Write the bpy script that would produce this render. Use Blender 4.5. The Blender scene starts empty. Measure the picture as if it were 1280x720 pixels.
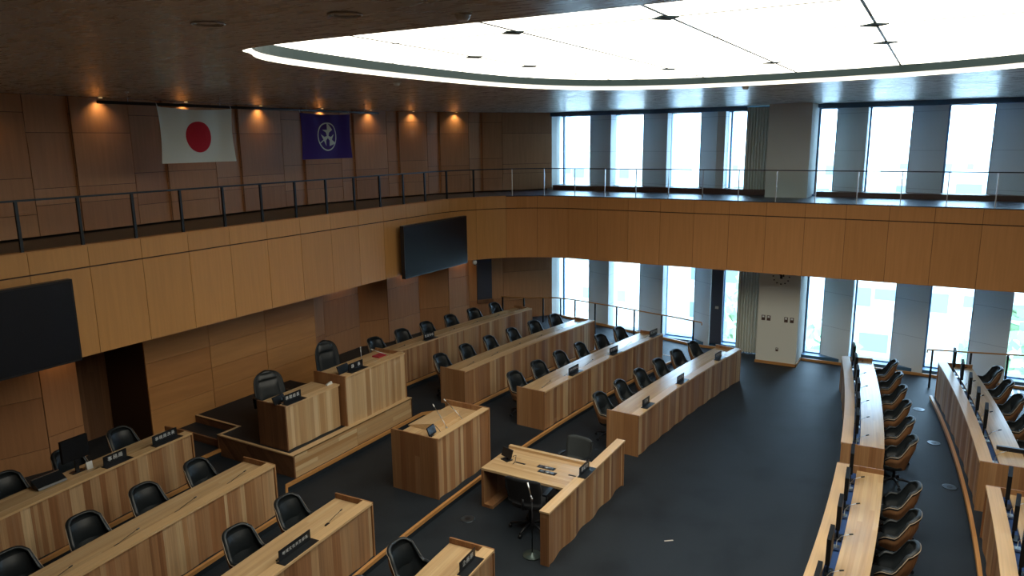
import bpy, bmesh, math, random
from mathutils import Matrix, Vector
random.seed(7)
PI = math.pi
scene = bpy.context.scene
COL = scene.collection

# ------------------------------------------------------------------ camera
cam_data = bpy.data.cameras.new('camera')
cam = bpy.data.objects.new('camera', cam_data); COL.objects.link(cam)
right = Vector((0.5017794, -0.8649156, -0.0117616))
down = Vector((-0.1770538, -0.0893891, -0.9801334))
fwd = Vector((0.8466814, 0.4938932, -0.1979902))
rot = Matrix((right, -down, -fwd)).transposed()
cam.matrix_world = Matrix.Translation((0, 0, 6.5)) @ rot.to_4x4()
cam_data.sensor_width = 36.0
cam_data.lens = 909.015 / 1280 * 36
cam_data.clip_start = 0.05; cam_data.clip_end = 500
scene.camera = cam
# ------------------------------------------------------------------ view and world
scene.view_settings.view_transform = 'Standard'
scene.view_settings.look = 'None'
scene.view_settings.gamma = 1.0
scene.view_settings.exposure = 0.0
scene.view_settings.use_curve_mapping = False
world = bpy.data.worlds.new('daylight'); scene.world = world
world.use_nodes = True
wn = world.node_tree.nodes
wn['Background'].inputs[0].default_value = (0.49, 0.75, 1.0, 1)
wn['Background'].inputs[1].default_value = 11.0
PANEL_STRENGTH = 3.6
ZC = 7.42            # ceiling height
ZP = 7.604           # luminous panel height

# ------------------------------------------------------------------ materials
def newmat(name):
    m = bpy.data.materials.new(name); m.use_nodes = True
    return m, m.node_tree, m.node_tree.nodes['Principled BSDF']
def plain(name, col, rough=0.5, metal=0.0, spec=0.5, bump=0.0, bscale=200):
    m, nt, b = newmat(name)
    b.inputs['Base Color'].default_value = (*col, 1)
    b.inputs['Roughness'].default_value = rough
    b.inputs['Metallic'].default_value = metal
    b.inputs['Specular IOR Level'].default_value = spec
    tc = nt.nodes.new('ShaderNodeTexCoord'); nz = nt.nodes.new('ShaderNodeTexNoise')
    nz.inputs['Scale'].default_value = bscale
    nt.links.new(tc.outputs['Object'], nz.inputs['Vector'])
    mr = nt.nodes.new('ShaderNodeMapRange'); mr.inputs['To Min'].default_value = max(0, rough - .06); mr.inputs['To Max'].default_value = min(1, rough + .06)
    nt.links.new(nz.outputs['Fac'], mr.inputs['Value']); nt.links.new(mr.outputs['Result'], b.inputs['Roughness'])
    if bump:
        bp = nt.nodes.new('ShaderNodeBump'); bp.inputs['Strength'].default_value = bump; bp.inputs['Distance'].default_value = .01
        nt.links.new(nz.outputs['Fac'], bp.inputs['Height']); nt.links.new(bp.outputs['Normal'], b.inputs['Normal'])
    return m
def glow(name, col, s):
    m, nt, b = newmat(name)
    b.inputs['Base Color'].default_value = (*col, 1)
    b.inputs['Emission Color'].default_value = (*col, 1)
    b.inputs['Emission Strength'].default_value = s
    return m
def wood(name, cols, strip=0.1, length=2.0, grain=.18, rough=.42, gscale=26, spec=.35, coat=0):
    m, nt, b = newmat(name)
    N = nt.nodes; L = nt.links
    def math_(op, a, bb=None):
        n = N.new('ShaderNodeMath'); n.operation = op
        for i, v in enumerate((a, bb)):
            if v is None: continue
            if isinstance(v, (int, float)): n.inputs[i].default_value = v
            else: L.new(v, n.inputs[i])
        return n.outputs[0]
    uv = N.new('ShaderNodeUVMap'); uv.uv_map = 'UVMap'
    sp = N.new('ShaderNodeSeparateXYZ'); L.new(uv.outputs[0], sp.inputs[0])
    at = N.new('ShaderNodeAttribute'); at.attribute_name = 'tone'
    fv = math_('FLOOR', math_('DIVIDE', sp.outputs['Y'], strip))
    fu = math_('FLOOR', math_('ADD', math_('DIVIDE', sp.outputs['X'], length), math_('MULTIPLY', fv, 0.37)))
    cb = N.new('ShaderNodeCombineXYZ'); L.new(fv, cb.inputs[0]); L.new(fu, cb.inputs[1]); L.new(math_('MULTIPLY', at.outputs['Fac'], 913.7), cb.inputs[2])
    wh = N.new('ShaderNodeTexWhiteNoise'); wh.noise_dimensions = '3D'; L.new(cb.outputs[0], wh.inputs['Vector'])
    cr = N.new('ShaderNodeValToRGB'); e = cr.color_ramp.elements
    n = len(cols)
    e[0].position = 0; e[0].color = (*cols[0], 1); e[1].position = 1; e[1].color = (*cols[-1], 1)
    for i in range(1, n - 1):
        x = e.new(i / (n - 1)); x.color = (*cols[i], 1)
    L.new(wh.outputs['Value'], cr.inputs['Fac'])
    c2 = N.new('ShaderNodeCombineXYZ')
    L.new(math_('MULTIPLY', sp.outputs['X'], 0.9), c2.inputs[0]); L.new(math_('MULTIPLY', sp.outputs['Y'], gscale), c2.inputs[1]); L.new(math_('MULTIPLY', at.outputs['Fac'], 51.3), c2.inputs[2])
    nz = N.new('ShaderNodeTexNoise'); nz.inputs['Scale'].default_value = 1.0; nz.inputs['Detail'].default_value = 4; L.new(c2.outputs[0], nz.inputs['Vector'])
    mr = N.new('ShaderNodeMapRange'); mr.inputs['From Min'].default_value = .3; mr.inputs['From Max'].default_value = .7
    mr.inputs['To Min'].default_value = 1 - grain; mr.inputs['To Max'].default_value = 1 + grain; L.new(nz.outputs['Fac'], mr.inputs['Value'])
    mx = N.new('ShaderNodeVectorMath'); mx.operation = 'SCALE'; L.new(cr.outputs['Color'], mx.inputs[0]); L.new(mr.outputs['Result'], mx.inputs['Scale'])
    L.new(mx.outputs[0], b.inputs['Base Color'])
    b.inputs['Roughness'].default_value = rough; b.inputs['Specular IOR Level'].default_value = spec
    if coat: b.inputs['Coat Weight'].default_value = coat; b.inputs['Coat Roughness'].default_value = .15
    return m

PLANKS = [(.20, .090, .040), (.34, .18, .085), (.27, .125, .055), (.46, .29, .15), (.30, .15, .07), (.55, .39, .22), (.24, .11, .05), (.40, .23, .11)]
M = {}
M['plank'] = wood('mixed_plank_timber', PLANKS, strip=9, length=9, grain=.16, gscale=30)
M['end'] = wood('end_board_timber', [(.26, .12, .05), (.34, .18, .08), (.24, .105, .045), (.38, .21, .10)], strip=.11, length=9, grain=.14, gscale=30)
M['top'] = wood('light_worktop_timber', [(.52, .34, .17), (.60, .42, .23), (.48, .31, .16), (.57, .40, .22)], strip=.07, length=1.7, grain=.10, rough=.22, gscale=30, spec=.5)
M['ledge'] = wood('ledge_timber', [(.58, .38, .19), (.64, .44, .24)], strip=.3, length=2.6, grain=.08, rough=.35, gscale=40, spec=.5)
M['dais'] = wood('dais_timber', [(.46, .27, .12), (.62, .46, .26), (.40, .22, .09), (.50, .34, .18), (.33, .17, .07)], strip=.085, length=2.3, grain=.10, gscale=24)
M['daisplank'] = wood('dais_plank_timber', [(.38, .22, .10), (.60, .44, .25), (.44, .27, .13), (.66, .50, .30), (.50, .33, .17)], strip=9, length=9, grain=.1, gscale=26)
M['darkend'] = wood('dark_end_timber', [(.17, .085, .045), (.22, .11, .055), (.145, .07, .035)], strip=.12, length=9, grain=.15, gscale=26)
M['trim'] = wood('orange_nosing_timber', [(.46, .22, .07), (.52, .26, .09)], strip=1, length=1.8, grain=.08, rough=.4)
M['veneer'] = wood('gallery_front_veneer', [(.52, .26, .085), (.55, .28, .093), (.49, .245, .08)], strip=50, length=50, grain=.06, gscale=20, rough=.4, spec=.4)
M['veneer2'] = wood('gallery_front_gloss_veneer', [(.54, .26, .10), (.57, .28, .11), (.50, .24, .09)], strip=50, length=50, grain=.06, gscale=20, rough=.10, spec=.5)
M['wall'] = wood('wall_veneer', [(.44, .215, .098), (.49, .25, .115), (.39, .185, .085), (.46, .225, .10)], strip=50, length=50, grain=.08, gscale=18, rough=.5)
M['feature'] = wood('feature_wall_veneer', [(.46, .21, .07), (.50, .24, .082), (.43, .19, .062)], strip=.56, length=50, grain=.10, gscale=8, rough=.45)
M['bent'] = wood('bent_plywood', [(.25, .125, .058), (.29, .145, .068)], strip=5, length=5, grain=.12, gscale=30, rough=.4)
M['seam'] = plain('seam_backing_board', (.05, .022, .01), .7)  # dark backing board that shows in the panel joints
M['leather'] = plain('black_leather', (.012, .016, .019), .42, spec=.45, bump=.15, bscale=160)
M['piping'] = plain('tan_piping', (.42, .33, .24), .6)
M['monitor'] = plain('matt_black_plastic', (.004, .005, .007), .65, spec=.2)
M['meshfab'] = plain('dark_mesh_fabric', (.010, .012, .016), .8, bump=.2, bscale=600)
M['greyfab'] = plain('grey_fabric', (.035, .042, .045), .8, bump=.2, bscale=500)
M['blackmetal'] = plain('black_metal', (.012, .014, .018), .4, metal=.3)
M['rail'] = plain('dark_rail_metal', (.018, .026, .034), .45, metal=.4)
M['chrome'] = plain('brushed_metal', (.55, .57, .58), .3, metal=1)
M['plastic'] = plain('black_plastic', (.008, .010, .013), .35)
M['screen'] = plain('dark_screen', (.005, .007, .012), .5, spec=.25)
M['skytray'] = plain('sky_tinted_cable_tray', (.03, .075, .22), .5, spec=.3)  # bluish metal, with the sky's reflected blue put into the colour
M['white'] = plain('white_enamel', (.75, .78, .78), .5)
M['paper'] = plain('paper', (.7, .72, .7), .8)
M['red'] = plain('red_cloth', (.35, .02, .03), .8)
M['flagw'] = plain('white_flag_cloth', (.62, .68, .64), .9, bump=.1, bscale=500)
M['flagr'] = plain('red_flag_cloth', (.42, .006, .02), .9)
M['flagp'] = plain('purple_flag_cloth', (.030, .008, .16), .85)
M['flage'] = plain('pale_emblem_cloth', (.55, .62, .60), .9)
M['stone'] = plain('pale_column_plaster', (.82, .84, .77), .8, bump=.1, bscale=90)
M['pier'] = plain('grey_pier_panel', (.40, .43, .42), .75, bump=.08, bscale=60)
M['frame'] = plain('blue_grey_window_frame', (.09, .20, .34), .4, metal=.2)
M['darkdoor'] = plain('dark_door_panel', (.05, .06, .09), .5)
M['ink'] = plain('dark_ink', (.03, .03, .035), .6)
M['brown'] = plain('brown_switch_plate', (.09, .05, .04), .5)
M['sill'] = plain('brown_sill', (.11, .045, .03), .45)
M['strip'] = glow('cove_light', (1.0, .96, .84), .9)
M['panel'] = glow('luminous_ceiling', (1.0, .95, .80), PANEL_STRENGTH)
M['reveal'] = plain('teal_recess_edge', (.018, .034, .036), .6, spec=.2)
M['lampglow'] = glow('warm_lamp', (1, .62, .25), 1.5)
M['concrete'] = plain('pale_building', (.70, .70, .68), .9)
M['concrete2'] = plain('beige_building', (.60, .56, .50), .9)
M['winglass'] = plain('building_window', (.22, .28, .31), .5)
M['asphalt'] = plain('street', (.45, .46, .47), .9)
M['leaf'] = plain('tree_leaves', (.26, .36, .20), .9, bump=.3, bscale=3)

def seamgrid_pier():
    m, nt, b = newmat('pier_panel_jointed'); N = nt.nodes; L = nt.links
    uv = N.new('ShaderNodeTexCoord'); sp = N.new('ShaderNodeSeparateXYZ'); L.new(uv.outputs['Object'], sp.inputs[0])
    md = N.new('ShaderNodeMath'); md.operation = 'FRACT'
    dv = N.new('ShaderNodeMath'); dv.operation = 'DIVIDE'; dv.inputs[1].default_value = 1.02; L.new(sp.outputs['Z'], dv.inputs[0]); L.new(dv.outputs[0], md.inputs[0])
    lt = N.new('ShaderNodeMath'); lt.operation = 'LESS_THAN'; lt.inputs[1].default_value = .012; L.new(md.outputs[0], lt.inputs[0])
    mx = N.new('ShaderNodeMix'); mx.data_type = 'RGBA'; mx.inputs['A'].default_value = (.74, .79, .80, 1); mx.inputs['B'].default_value = (.50, .54, .56, 1)
    L.new(lt.outputs[0], mx.inputs['Factor']); L.new(mx.outputs['Result'], b.inputs['Base Color']); b.inputs['Roughness'].default_value = .7
    return m
M['pier'] = seamgrid_pier()

def carpet():
    m, nt, b = newmat('dark_carpet'); N = nt.nodes; L = nt.links
    tc = N.new('ShaderNodeTexCoord')
    a = N.new('ShaderNodeTexNoise'); a.inputs['Scale'].default_value = 1.1; a.inputs['Detail'].default_value = 6; L.new(tc.outputs['Object'], a.inputs['Vector'])
    f = N.new('ShaderNodeTexNoise'); f.inputs['Scale'].default_value = 90; f.inputs['Detail'].default_value = 3; L.new(tc.outputs['Object'], f.inputs['Vector'])
    ad = N.new('ShaderNodeMath'); ad.operation = 'ADD'; L.new(a.outputs['Fac'], ad.inputs[0]); L.new(f.outputs['Fac'], ad.inputs[1])
    cr = N.new('ShaderNodeValToRGB'); e = cr.color_ramp.elements
    e[0].position = .75; e[0].color = (.007, .010, .014, 1); e[1].position = 1.25; e[1].color = (.017, .023, .030, 1)
    L.new(ad.outputs[0], cr.inputs['Fac']); L.new(cr.outputs['Color'], b.inputs['Base Color'])
    b.inputs['Roughness'].default_value = .55; b.inputs['Specular IOR Level'].default_value = .25
    bp = N.new('ShaderNodeBump'); bp.inputs['Strength'].default_value = .3; bp.inputs['Distance'].default_value = .01
    L.new(f.outputs['Fac'], bp.inputs['Height']); L.new(bp.outputs['Normal'], b.inputs['Normal'])
    return m
M['carpet'] = carpet()

M['cap'] = plain('navy_edge_cap', (.02, .03, .05), .55, spec=.3)
M['navy'] = plain('navy_gallery_carpet', (.012, .020, .040), .35, bump=.1, bscale=200)
M['galcarpet'] = plain('brown_gallery_carpet', (.070, .058, .050), .5, bump=.2, bscale=300)
def ceilmat():
    m, nt, b = newmat('brushed_brown_ceiling'); N = nt.nodes; L = nt.links
    tc = N.new('ShaderNodeTexCoord'); mp = N.new('ShaderNodeMapping'); mp.inputs['Scale'].default_value = (8, 1.6, 1); L.new(tc.outputs['Object'], mp.inputs['Vector'])
    nz = N.new('ShaderNodeTexNoise'); nz.inputs['Scale'].default_value = 2.2; nz.inputs['Detail'].default_value = 6; nz.inputs['Distortion'].default_value = .5; L.new(mp.outputs[0], nz.inputs['Vector'])
    cr = N.new('ShaderNodeValToRGB'); e = cr.color_ramp.elements
    e[0].position = .3; e[0].color = (.41, .39, .365, 1); e[1].position = .75; e[1].color = (.44, .42, .39, 1)
    L.new(nz.outputs['Fac'], cr.inputs['Fac']); L.new(cr.outputs['Color'], b.inputs['Base Color'])
    mr = N.new('ShaderNodeMapRange'); mr.inputs['From Min'].default_value = .3; mr.inputs['From Max'].default_value = .7; mr.inputs['To Min'].default_value = .20; mr.inputs['To Max'].default_value = .40
    L.new(nz.outputs['Fac'], mr.inputs['Value']); L.new(mr.outputs['Result'], b.inputs['Roughness'])
    bp = N.new('ShaderNodeBump'); bp.inputs['Strength'].default_value = .05; bp.inputs['Distance'].default_value = .02
    L.new(nz.outputs['Fac'], bp.inputs['Height']); L.new(bp.outputs['Normal'], b.inputs['Normal'])
    b.inputs['Specular IOR Level'].default_value = .9
    return m
M['ceiling'] = ceilmat()

def glassmat(name, tint, refl=1.0):
    m = bpy.data.materials.new(name); m.use_nodes = True; nt = m.node_tree; nt.nodes.clear()
    o = nt.nodes.new('ShaderNodeOutputMaterial'); t = nt.nodes.new('ShaderNodeBsdfTransparent'); t.inputs[0].default_value = (*tint, 1)
    g = nt.nodes.new('ShaderNodeBsdfGlossy'); g.inputs['Roughness'].default_value = .02
    f = nt.nodes.new('ShaderNodeFresnel'); f.inputs[0].default_value = 1.35
    mm = nt.nodes.new('ShaderNodeMath'); mm.operation = 'MULTIPLY'; mm.inputs[1].default_value = refl; nt.links.new(f.outputs[0], mm.inputs[0])
    x = nt.nodes.new('ShaderNodeMixShader'); nt.links.new(mm.outputs[0], x.inputs[0]); nt.links.new(t.outputs[0], x.inputs[1]); nt.links.new(g.outputs[0], x.inputs[2]); nt.links.new(x.outputs[0], o.inputs[0])
    return m
M['glass'] = glassmat('clear_glass', (.93, .97, .98), .8)
M['winpane'] = glassmat('window_glass', (.95, .98, 1.0), .6)

# ------------------------------------------------------------------ mesh builder
class MB:
    def __init__(s): s.v = []; s.f = []; s.uv = []; s.t = []; s.sm = []; s.mi = []
    def face(s, pts, g=None, tone=0.0, uv=None, smooth=False, mi=0):
        i = len(s.v); pts = [Vector(p) for p in pts]; s.v += pts
        s.f.append(tuple(range(i, i + len(pts))))
        if uv is None:
            n = (pts[1] - pts[0]).cross(pts[2] - pts[0])
            if n.length < 1e-12: n = Vector((0, 0, 1))
            n.normalize()
            g = Vector(g if g is not None else (0, 0, 1))
            if abs(n.dot(g)) > .9:
                a = n.orthogonal().normalized(); g2 = a
            else: g2 = (g - n * n.dot(g)).normalized()
            w = n.cross(g2)
            if w.x + w.y * .7 + w.z * .3 < 0: w = -w
            uv = [(p.dot(g2), p.dot(w)) for p in pts]
        s.uv += uv; s.t.append(tone); s.sm.append(smooth); s.mi.append(mi)
    def hexa(s, b, t, g=(0, 0, 1), tone=0.0, mi=0):
        "b, t: four bottom and four top corners, counter-clockwise from above"
        s.face([b[3], b[2], b[1], b[0]], g, tone, mi=mi); s.face(list(t), g, tone, mi=mi)
        for i in range(4):
            j = (i + 1) % 4
            s.face([b[i], b[j], t[j], t[i]], g, tone, mi=mi)
    def box(s, x0, x1, y0, y1, z0, z1, g=(0, 0, 1), tone=0.0, mi=0):
        b = [(x0, y0, z0), (x1, y0, z0), (x1, y1, z0), (x0, y1, z0)]
        t = [(x0, y0, z1), (x1, y0, z1), (x1, y1, z1), (x0, y1, z1)]
        s.hexa(b, t, g, tone, mi)
    def obox(s, c, ax, hx, hy, z0, z1, g=(0, 0, 1), tone=0.0, mi=0):
        "box centred at c (xy) with x axis at angle ax, half sizes hx, hy"
        cx, cy = c; u = (math.cos(ax), math.sin(ax)); v = (-u[1], u[0])
        P = [(cx + a * hx * u[0] + b * hy * v[0], cy + a * hx * u[1] + b * hy * v[1]) for a, b in ((-1, -1), (1, -1), (1, 1), (-1, 1))]
        s.hexa([(*p, z0) for p in P], [(*p, z1) for p in P], g, tone, mi)
    def prism(s, poly, z0, z1, g=(1, 0, 0), tone=0.0, side_mi=0, mi=0):
        n = len(poly)
        s.face([(*p, z1) for p in poly], g, tone, mi=mi)
        s.face([(*p, z0) for p in reversed(poly)], g, tone, mi=mi)
        for i in range(n):
            a, b = poly[i], poly[(i + 1) % n]
            s.face([(*a, z0), (*b, z0), (*b, z1), (*a, z1)], g, tone, mi=side_mi)
    def tube(s, pts, r, n=8, smooth=True, caps=True, tone=0.0, mi=0):
        pts = [Vector(p) for p in pts]; rings = []
        rr = r if isinstance(r, (list, tuple)) else [r] * len(pts)
        for i, p in enumerate(pts):
            d = (pts[min(i + 1, len(pts) - 1)] - pts[max(i - 1, 0)]).normalized()
            up = Vector((0, 0, 1)) if abs(d.z) < .9 else Vector((1, 0, 0))
            a = d.cross(up).normalized(); b = a.cross(d).normalized()
            rings.append([p + (a * math.cos(2 * PI * k / n) + b * math.sin(2 * PI * k / n)) * rr[i] for k in range(n)])
        for i in range(len(rings) - 1):
            for k in range(n):
                j = (k + 1) % n
                s.face([rings[i][k], rings[i][j], rings[i + 1][j], rings[i + 1][k]], None, tone, uv=[(0, 0), (0, .1), (.1, .1), (.1, 0)], smooth=smooth, mi=mi)
        if caps:
            s.face(list(reversed(rings[0])), mi=mi); s.face(rings[-1], mi=mi)
    def lathe(s, prof, c=(0, 0, 0), n=16, smooth=True, mi=0):
        c = Vector(c)
        if prof[-1][1] < prof[0][1]: prof = prof[::-1]
        R = [[c + Vector((r * math.cos(2 * PI * k / n), r * math.sin(2 * PI * k / n), z)) for k in range(n)] for r, z in prof]
        for i in range(len(R) - 1):
            for k in range(n):
                j = (k + 1) % n
                s.face([R[i][k], R[i][j], R[i + 1][j], R[i + 1][k]], None, uv=[(0, 0), (0, .1), (.1, .1), (.1, 0)], smooth=smooth, mi=mi)
        s.face(list(reversed(R[0])), mi=mi); s.face(R[-1], mi=mi)
    def grid(s, G, smooth=True, closed=False, tone=0.0, g=(0, 0, 1), mi=0, sc=1.0):
        for i in range(len(G) - 1):
            m = len(G[i])
            for k in range(m if closed else m - 1):
                j = (k + 1) % m
                s.face([G[i][k], G[i][j], G[i + 1][j], G[i + 1][k]], None, tone, uv=[(i * .05, k * .05), (i * .05, k * .05 + .05), (i * .05 + .05, k * .05 + .05), (i * .05 + .05, k * .05)], smooth=smooth, mi=mi)
    def mesh(s, name, mats, origin=(0, 0, 0), merge=False):
        o = Vector(origin)
        me = bpy.data.meshes.new(name)
        me.from_pydata([tuple(p - o) for p in s.v], [], s.f)
        uvl = me.uv_layers.new(name='UVMap')
        for i, u in enumerate(s.uv): uvl.data[i].uv = u
        at = me.attributes.new('tone', 'FLOAT', 'FACE')
        at.data.foreach_set('value', s.t)
        me.polygons.foreach_set('use_smooth', s.sm)
        if not isinstance(mats, (list, tuple)): mats = [mats]
        for m in mats: me.materials.append(m)
        me.polygons.foreach_set('material_index', s.mi)
        if merge or any(s.sm):
            bm = bmesh.new(); bm.from_mesh(me)
            bmesh.ops.remove_doubles(bm, verts=bm.verts, dist=.00005)
            bm.to_mesh(me); bm.free()
        me.update()
        return me
    def build(s, name, mat, parent=None, origin=None):
        if origin is None: origin = (0, 0, 0)
        mats = mat if isinstance(mat, (list, tuple)) else [mat]
        mats = [M[k] if isinstance(k, str) else k for k in mats]
        o = bpy.data.objects.new(name, s.mesh(name, mats, origin)); COL.objects.link(o)
        if parent is not None: o.parent = parent
        else: o.location = origin
        return o

def tag(o, label=None, cat=None, group=None, kind=None):
    if label: o['label'] = label
    if cat: o['category'] = cat
    if group: o['group'] = group
    if kind: o['kind'] = kind
    return o
def empty(name, loc=(0, 0, 0), rz=0.0):
    o = bpy.data.objects.new(name, None); COL.objects.link(o)
    o.location = loc; o.rotation_euler = (0, 0, rz); o.empty_display_size = .2
    return o
def copy_tree(root, loc, rz):
    r = root.copy(); COL.objects.link(r); r.location = loc; r.rotation_euler = (0, 0, rz)
    for ch in list(root.children):
        c = ch.copy(); COL.objects.link(c); c.parent = r
        for g in list(ch.children):
            d = g.copy(); COL.objects.link(d); d.parent = c
    return r
def struct(o, label=None): o['kind'] = 'structure'; o['label'] = label or o.name; o['category'] = 'room'; return o
ORD = ['first', 'second', 'third', 'fourth', 'fifth', 'sixth', 'seventh', 'eighth', 'ninth', 'tenth', 'eleventh', 'twelfth', 'thirteenth']
def ordn(i, n, a, b):
    "ordinal counted from whichever end is nearer"
    if i <= (n - 1) / 2: return (ORD[i] + ' from ' + a) if i else ('nearest ' + a)
    j = n - 1 - i
    return (ORD[j] + ' from ' + b) if j else ('nearest ' + b)

# ------------------------------------------------------------------ text as mesh
def text_mesh(body, size, name='lettering'):
    cu = bpy.data.curves.new(name, 'FONT'); cu.body = body; cu.size = size
    cu.align_x = 'CENTER'; cu.align_y = 'CENTER'; cu.resolution_u = 2; cu.space_character = 1.3
    o = bpy.data.objects.new('tmp', cu); COL.objects.link(o)
    dg = bpy.context.evaluated_depsgraph_get()
    me = bpy.data.meshes.new_from_object(o.evaluated_get(dg))
    bpy.data.objects.remove(o); bpy.data.curves.remove(cu)
    me.name = name
    return me

# ------------------------------------------------------------------ the arcs of the chamber
AX = 10.7
class Arc:
    def __init__(s, Y0, R, sg):
        s.Y0, s.R, s.sg = Y0, R, sg            # sg +1: seats behind towards +Y; -1: seats towards -Y
        s.yc = Y0 - sg * R
    def pt(s, dx, off=0.0):
        a = dx / s.R
        return (AX + (s.R + off) * math.sin(a), s.yc + s.sg * (s.R + off) * math.cos(a))
    def ang(s, dx): return -s.sg * dx / s.R
def sweep(mb, arc, t0, t1, o0, o1, z0, z1, step=.35, grain='along', tone=0.0, mi=0):
    n = max(1, int(abs(t1 - t0) / step)); T = [t0 + (t1 - t0) * i / n for i in range(n + 1)]
    flip = arc.sg < 0
    for i in range(n):
        a, b = T[i], T[i + 1]
        A = [arc.pt(a, o0), arc.pt(b, o0), arc.pt(b, o1), arc.pt(a, o1)]
        ts = [a, b, b, a]; os_ = [o0, o0, o1, o1]
        def q(idx):
            pts = [(*A[k], z) for k, z in idx]
            if grain == 'along': uv = [(ts[k], os_[k] + z) for k, z in idx]
            else: uv = [(z, ts[k] + os_[k]) for k, z in idx]
            if flip: pts.reverse(); uv.reverse()
            mb.face(pts, uv=uv, tone=tone, mi=mi)
        q([(0, z1), (1, z1), (2, z1), (3, z1)]); q([(3, z0), (2, z0), (1, z0), (0, z0)])
        q([(0, z0), (1, z0), (1, z1), (0, z1)]); q([(2, z0), (3, z0), (3, z1), (2, z1)])
        if i == 0: q([(3, z0), (0, z0), (0, z1), (3, z1)])
        if i == n - 1: q([(1, z0), (2, z0), (2, z1), (1, z1)])

# ------------------------------------------------------------------ room shell
def slab(name, poly, z0, z1, mats, label, g=(1, 0, 0), side=0):
    mb = MB(); mb.prism(poly, z0, z1, g, side_mi=side)
    return struct(mb.build(name, mats), label)
slab('floor', [(-6, -11), (22.9, -11), (22.9, 16), (-6, 16)], -.2, 0, 'carpet', 'dark blue carpeted chamber floor')

rowD = {4: Arc(5.0, 50, 1), 3: Arc(7.2, 50, 1), 2: Arc(9.32, 50, 1), 1: Arc(11.45, 50, 1)}
rowA = Arc(1.03, 60, -1); rowB = Arc(-1.14, 60, -1); rowC = Arc(-3.35, 60, -1)
XE = 20.5 - AX      # end of platforms on the window side
def arcpts(arc, t0, t1, off, n=24): return [arc.pt(t0 + (t1 - t0) * i / n, off) for i in range(n + 1)]
# raised floor levels on the dais side
L1 = arcpts(rowD[3], -16, XE, -.06) + [(20.5, 15.3), (-5.3, 15.3)]
slab('floor_level_one', L1, 0, .15, 'carpet', 'first raised carpet level below the dais rows')
def notch(arc, z, tl, tr, jl, jr, yj, name, lab):
    poly = arcpts(arc, -16, tl, -.06, 10) + jl + jr + arcpts(arc, tr, XE, -.06, 12) + [(20.5, 15.3), (-5.3, 15.3)]
    slab(name, poly, z - .15, z, 'carpet', lab)
    return poly
L2 = notch(rowD[2], .30, 8.0 - AX, 13.7 - AX, [(8.68, 9.94)], [(12.83, 9.94)], 0, 'floor_level_two', 'second raised carpet level around the dais foot')
L3 = notch(rowD[1], .45, 8.05 - AX, 13.9 - AX, [(8.35, 12.1), (9.3, 12.1)], [(12.3, 12.1), (13.6, 12.1)], 0, 'floor_level_three', 'third raised carpet level behind the back rows')
# orange nosings
def polystrip(name, pts, w, z0, z1, label, mat='trim'):
    "thin board following a polyline, top flush at z1"
    mb = MB(); n = len(pts)
    def off(i, d):
        a = Vector(pts[max(i - 1, 0)]); b = Vector(pts[min(i + 1, n - 1)]); t = (b - a).normalized()
        return (pts[i][0] - t.y * d, pts[i][1] + t.x * d)
    u = 0
    for i in range(n - 1):
        A = [off(i, -.012), off(i + 1, -.012), off(i + 1, w), off(i, w)]
        L = (Vector(pts[i + 1]) - Vector(pts[i])).length
        def q(ix):
            mb.face([(*A[k], z) for k, z in ix], uv=[(u + (L if k in (1, 2) else 0), z + (w if k > 1 else 0)) for k, z in ix])
        q([(0, z1), (1, z1), (2, z1), (3, z1)]); q([(0, z0), (1, z0), (1, z1), (0, z1)]); q([(2, z0), (3, z0), (3, z1), (2, z1)]); q([(3, z0), (2, z0), (1, z0), (0, z0)])
        q([(3, z0), (0, z0), (0, z1), (3, z1)]); q([(1, z0), (2, z0), (2, z1), (1, z1)])
        u += L
    return struct(mb.build(name, mat), label)
polystrip('trim_1', arcpts(rowD[3], -16, XE, -.06) + [(20.5, 9.0)], .04, .095, .156, 'orange wooden nosing along the first step')
polystrip('trim_2', L2[:-2] + [(20.5, 11.0)], .04, .245, .306, 'orange wooden nosing along the second step')
polystrip('trim_3', L3[:11] + [(8.35, 12.1), (9.0, 12.1)], .04, .395, .456, 'orange wooden nosing left of the dais')
polystrip('trim_4', [(12.5, 12.1)] + L3[13:-2] + [(20.5, 13.5)], .04, .395, .456, 'orange wooden nosing right of the dais')
# raised level under the councillors' second row
LB = [rowB.pt(t, -.09) for t in [x * .5 for x in range(-32, 20)]]
LBp = [p for p in LB if p[0] < 20.4] + [(20.4, -10.9), (-5.3, -10.9)]
mb = MB(); mb.prism(list(reversed(LBp)), 0, .15); struct(mb.build('floor_level_councillors', 'carpet'), 'raised carpet level under the second councillor row')
polystrip('trim_5', list(reversed([p for p in LB if p[0] < 20.4])), .045, .08, .156, 'orange wooden nosing in front of the second councillor row')
# ramp beside the windows
mb = MB()
for (y0, z0, y1, z1) in ((6.3, .004, 11.2, .45), (11.2, .45, 13.4, .45)):
    mb.hexa([(20.5, y0, -.1), (22.3, y0, -.1), (22.3, y1, -.1), (20.5, y1, -.1)], [(20.5, y0, z0), (22.3, y0, z0), (22.3, y1, z1), (20.5, y1, z1)])
struct(mb.build('floor_ramp', 'carpet'), 'carpeted ramp beside the windows')

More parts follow.
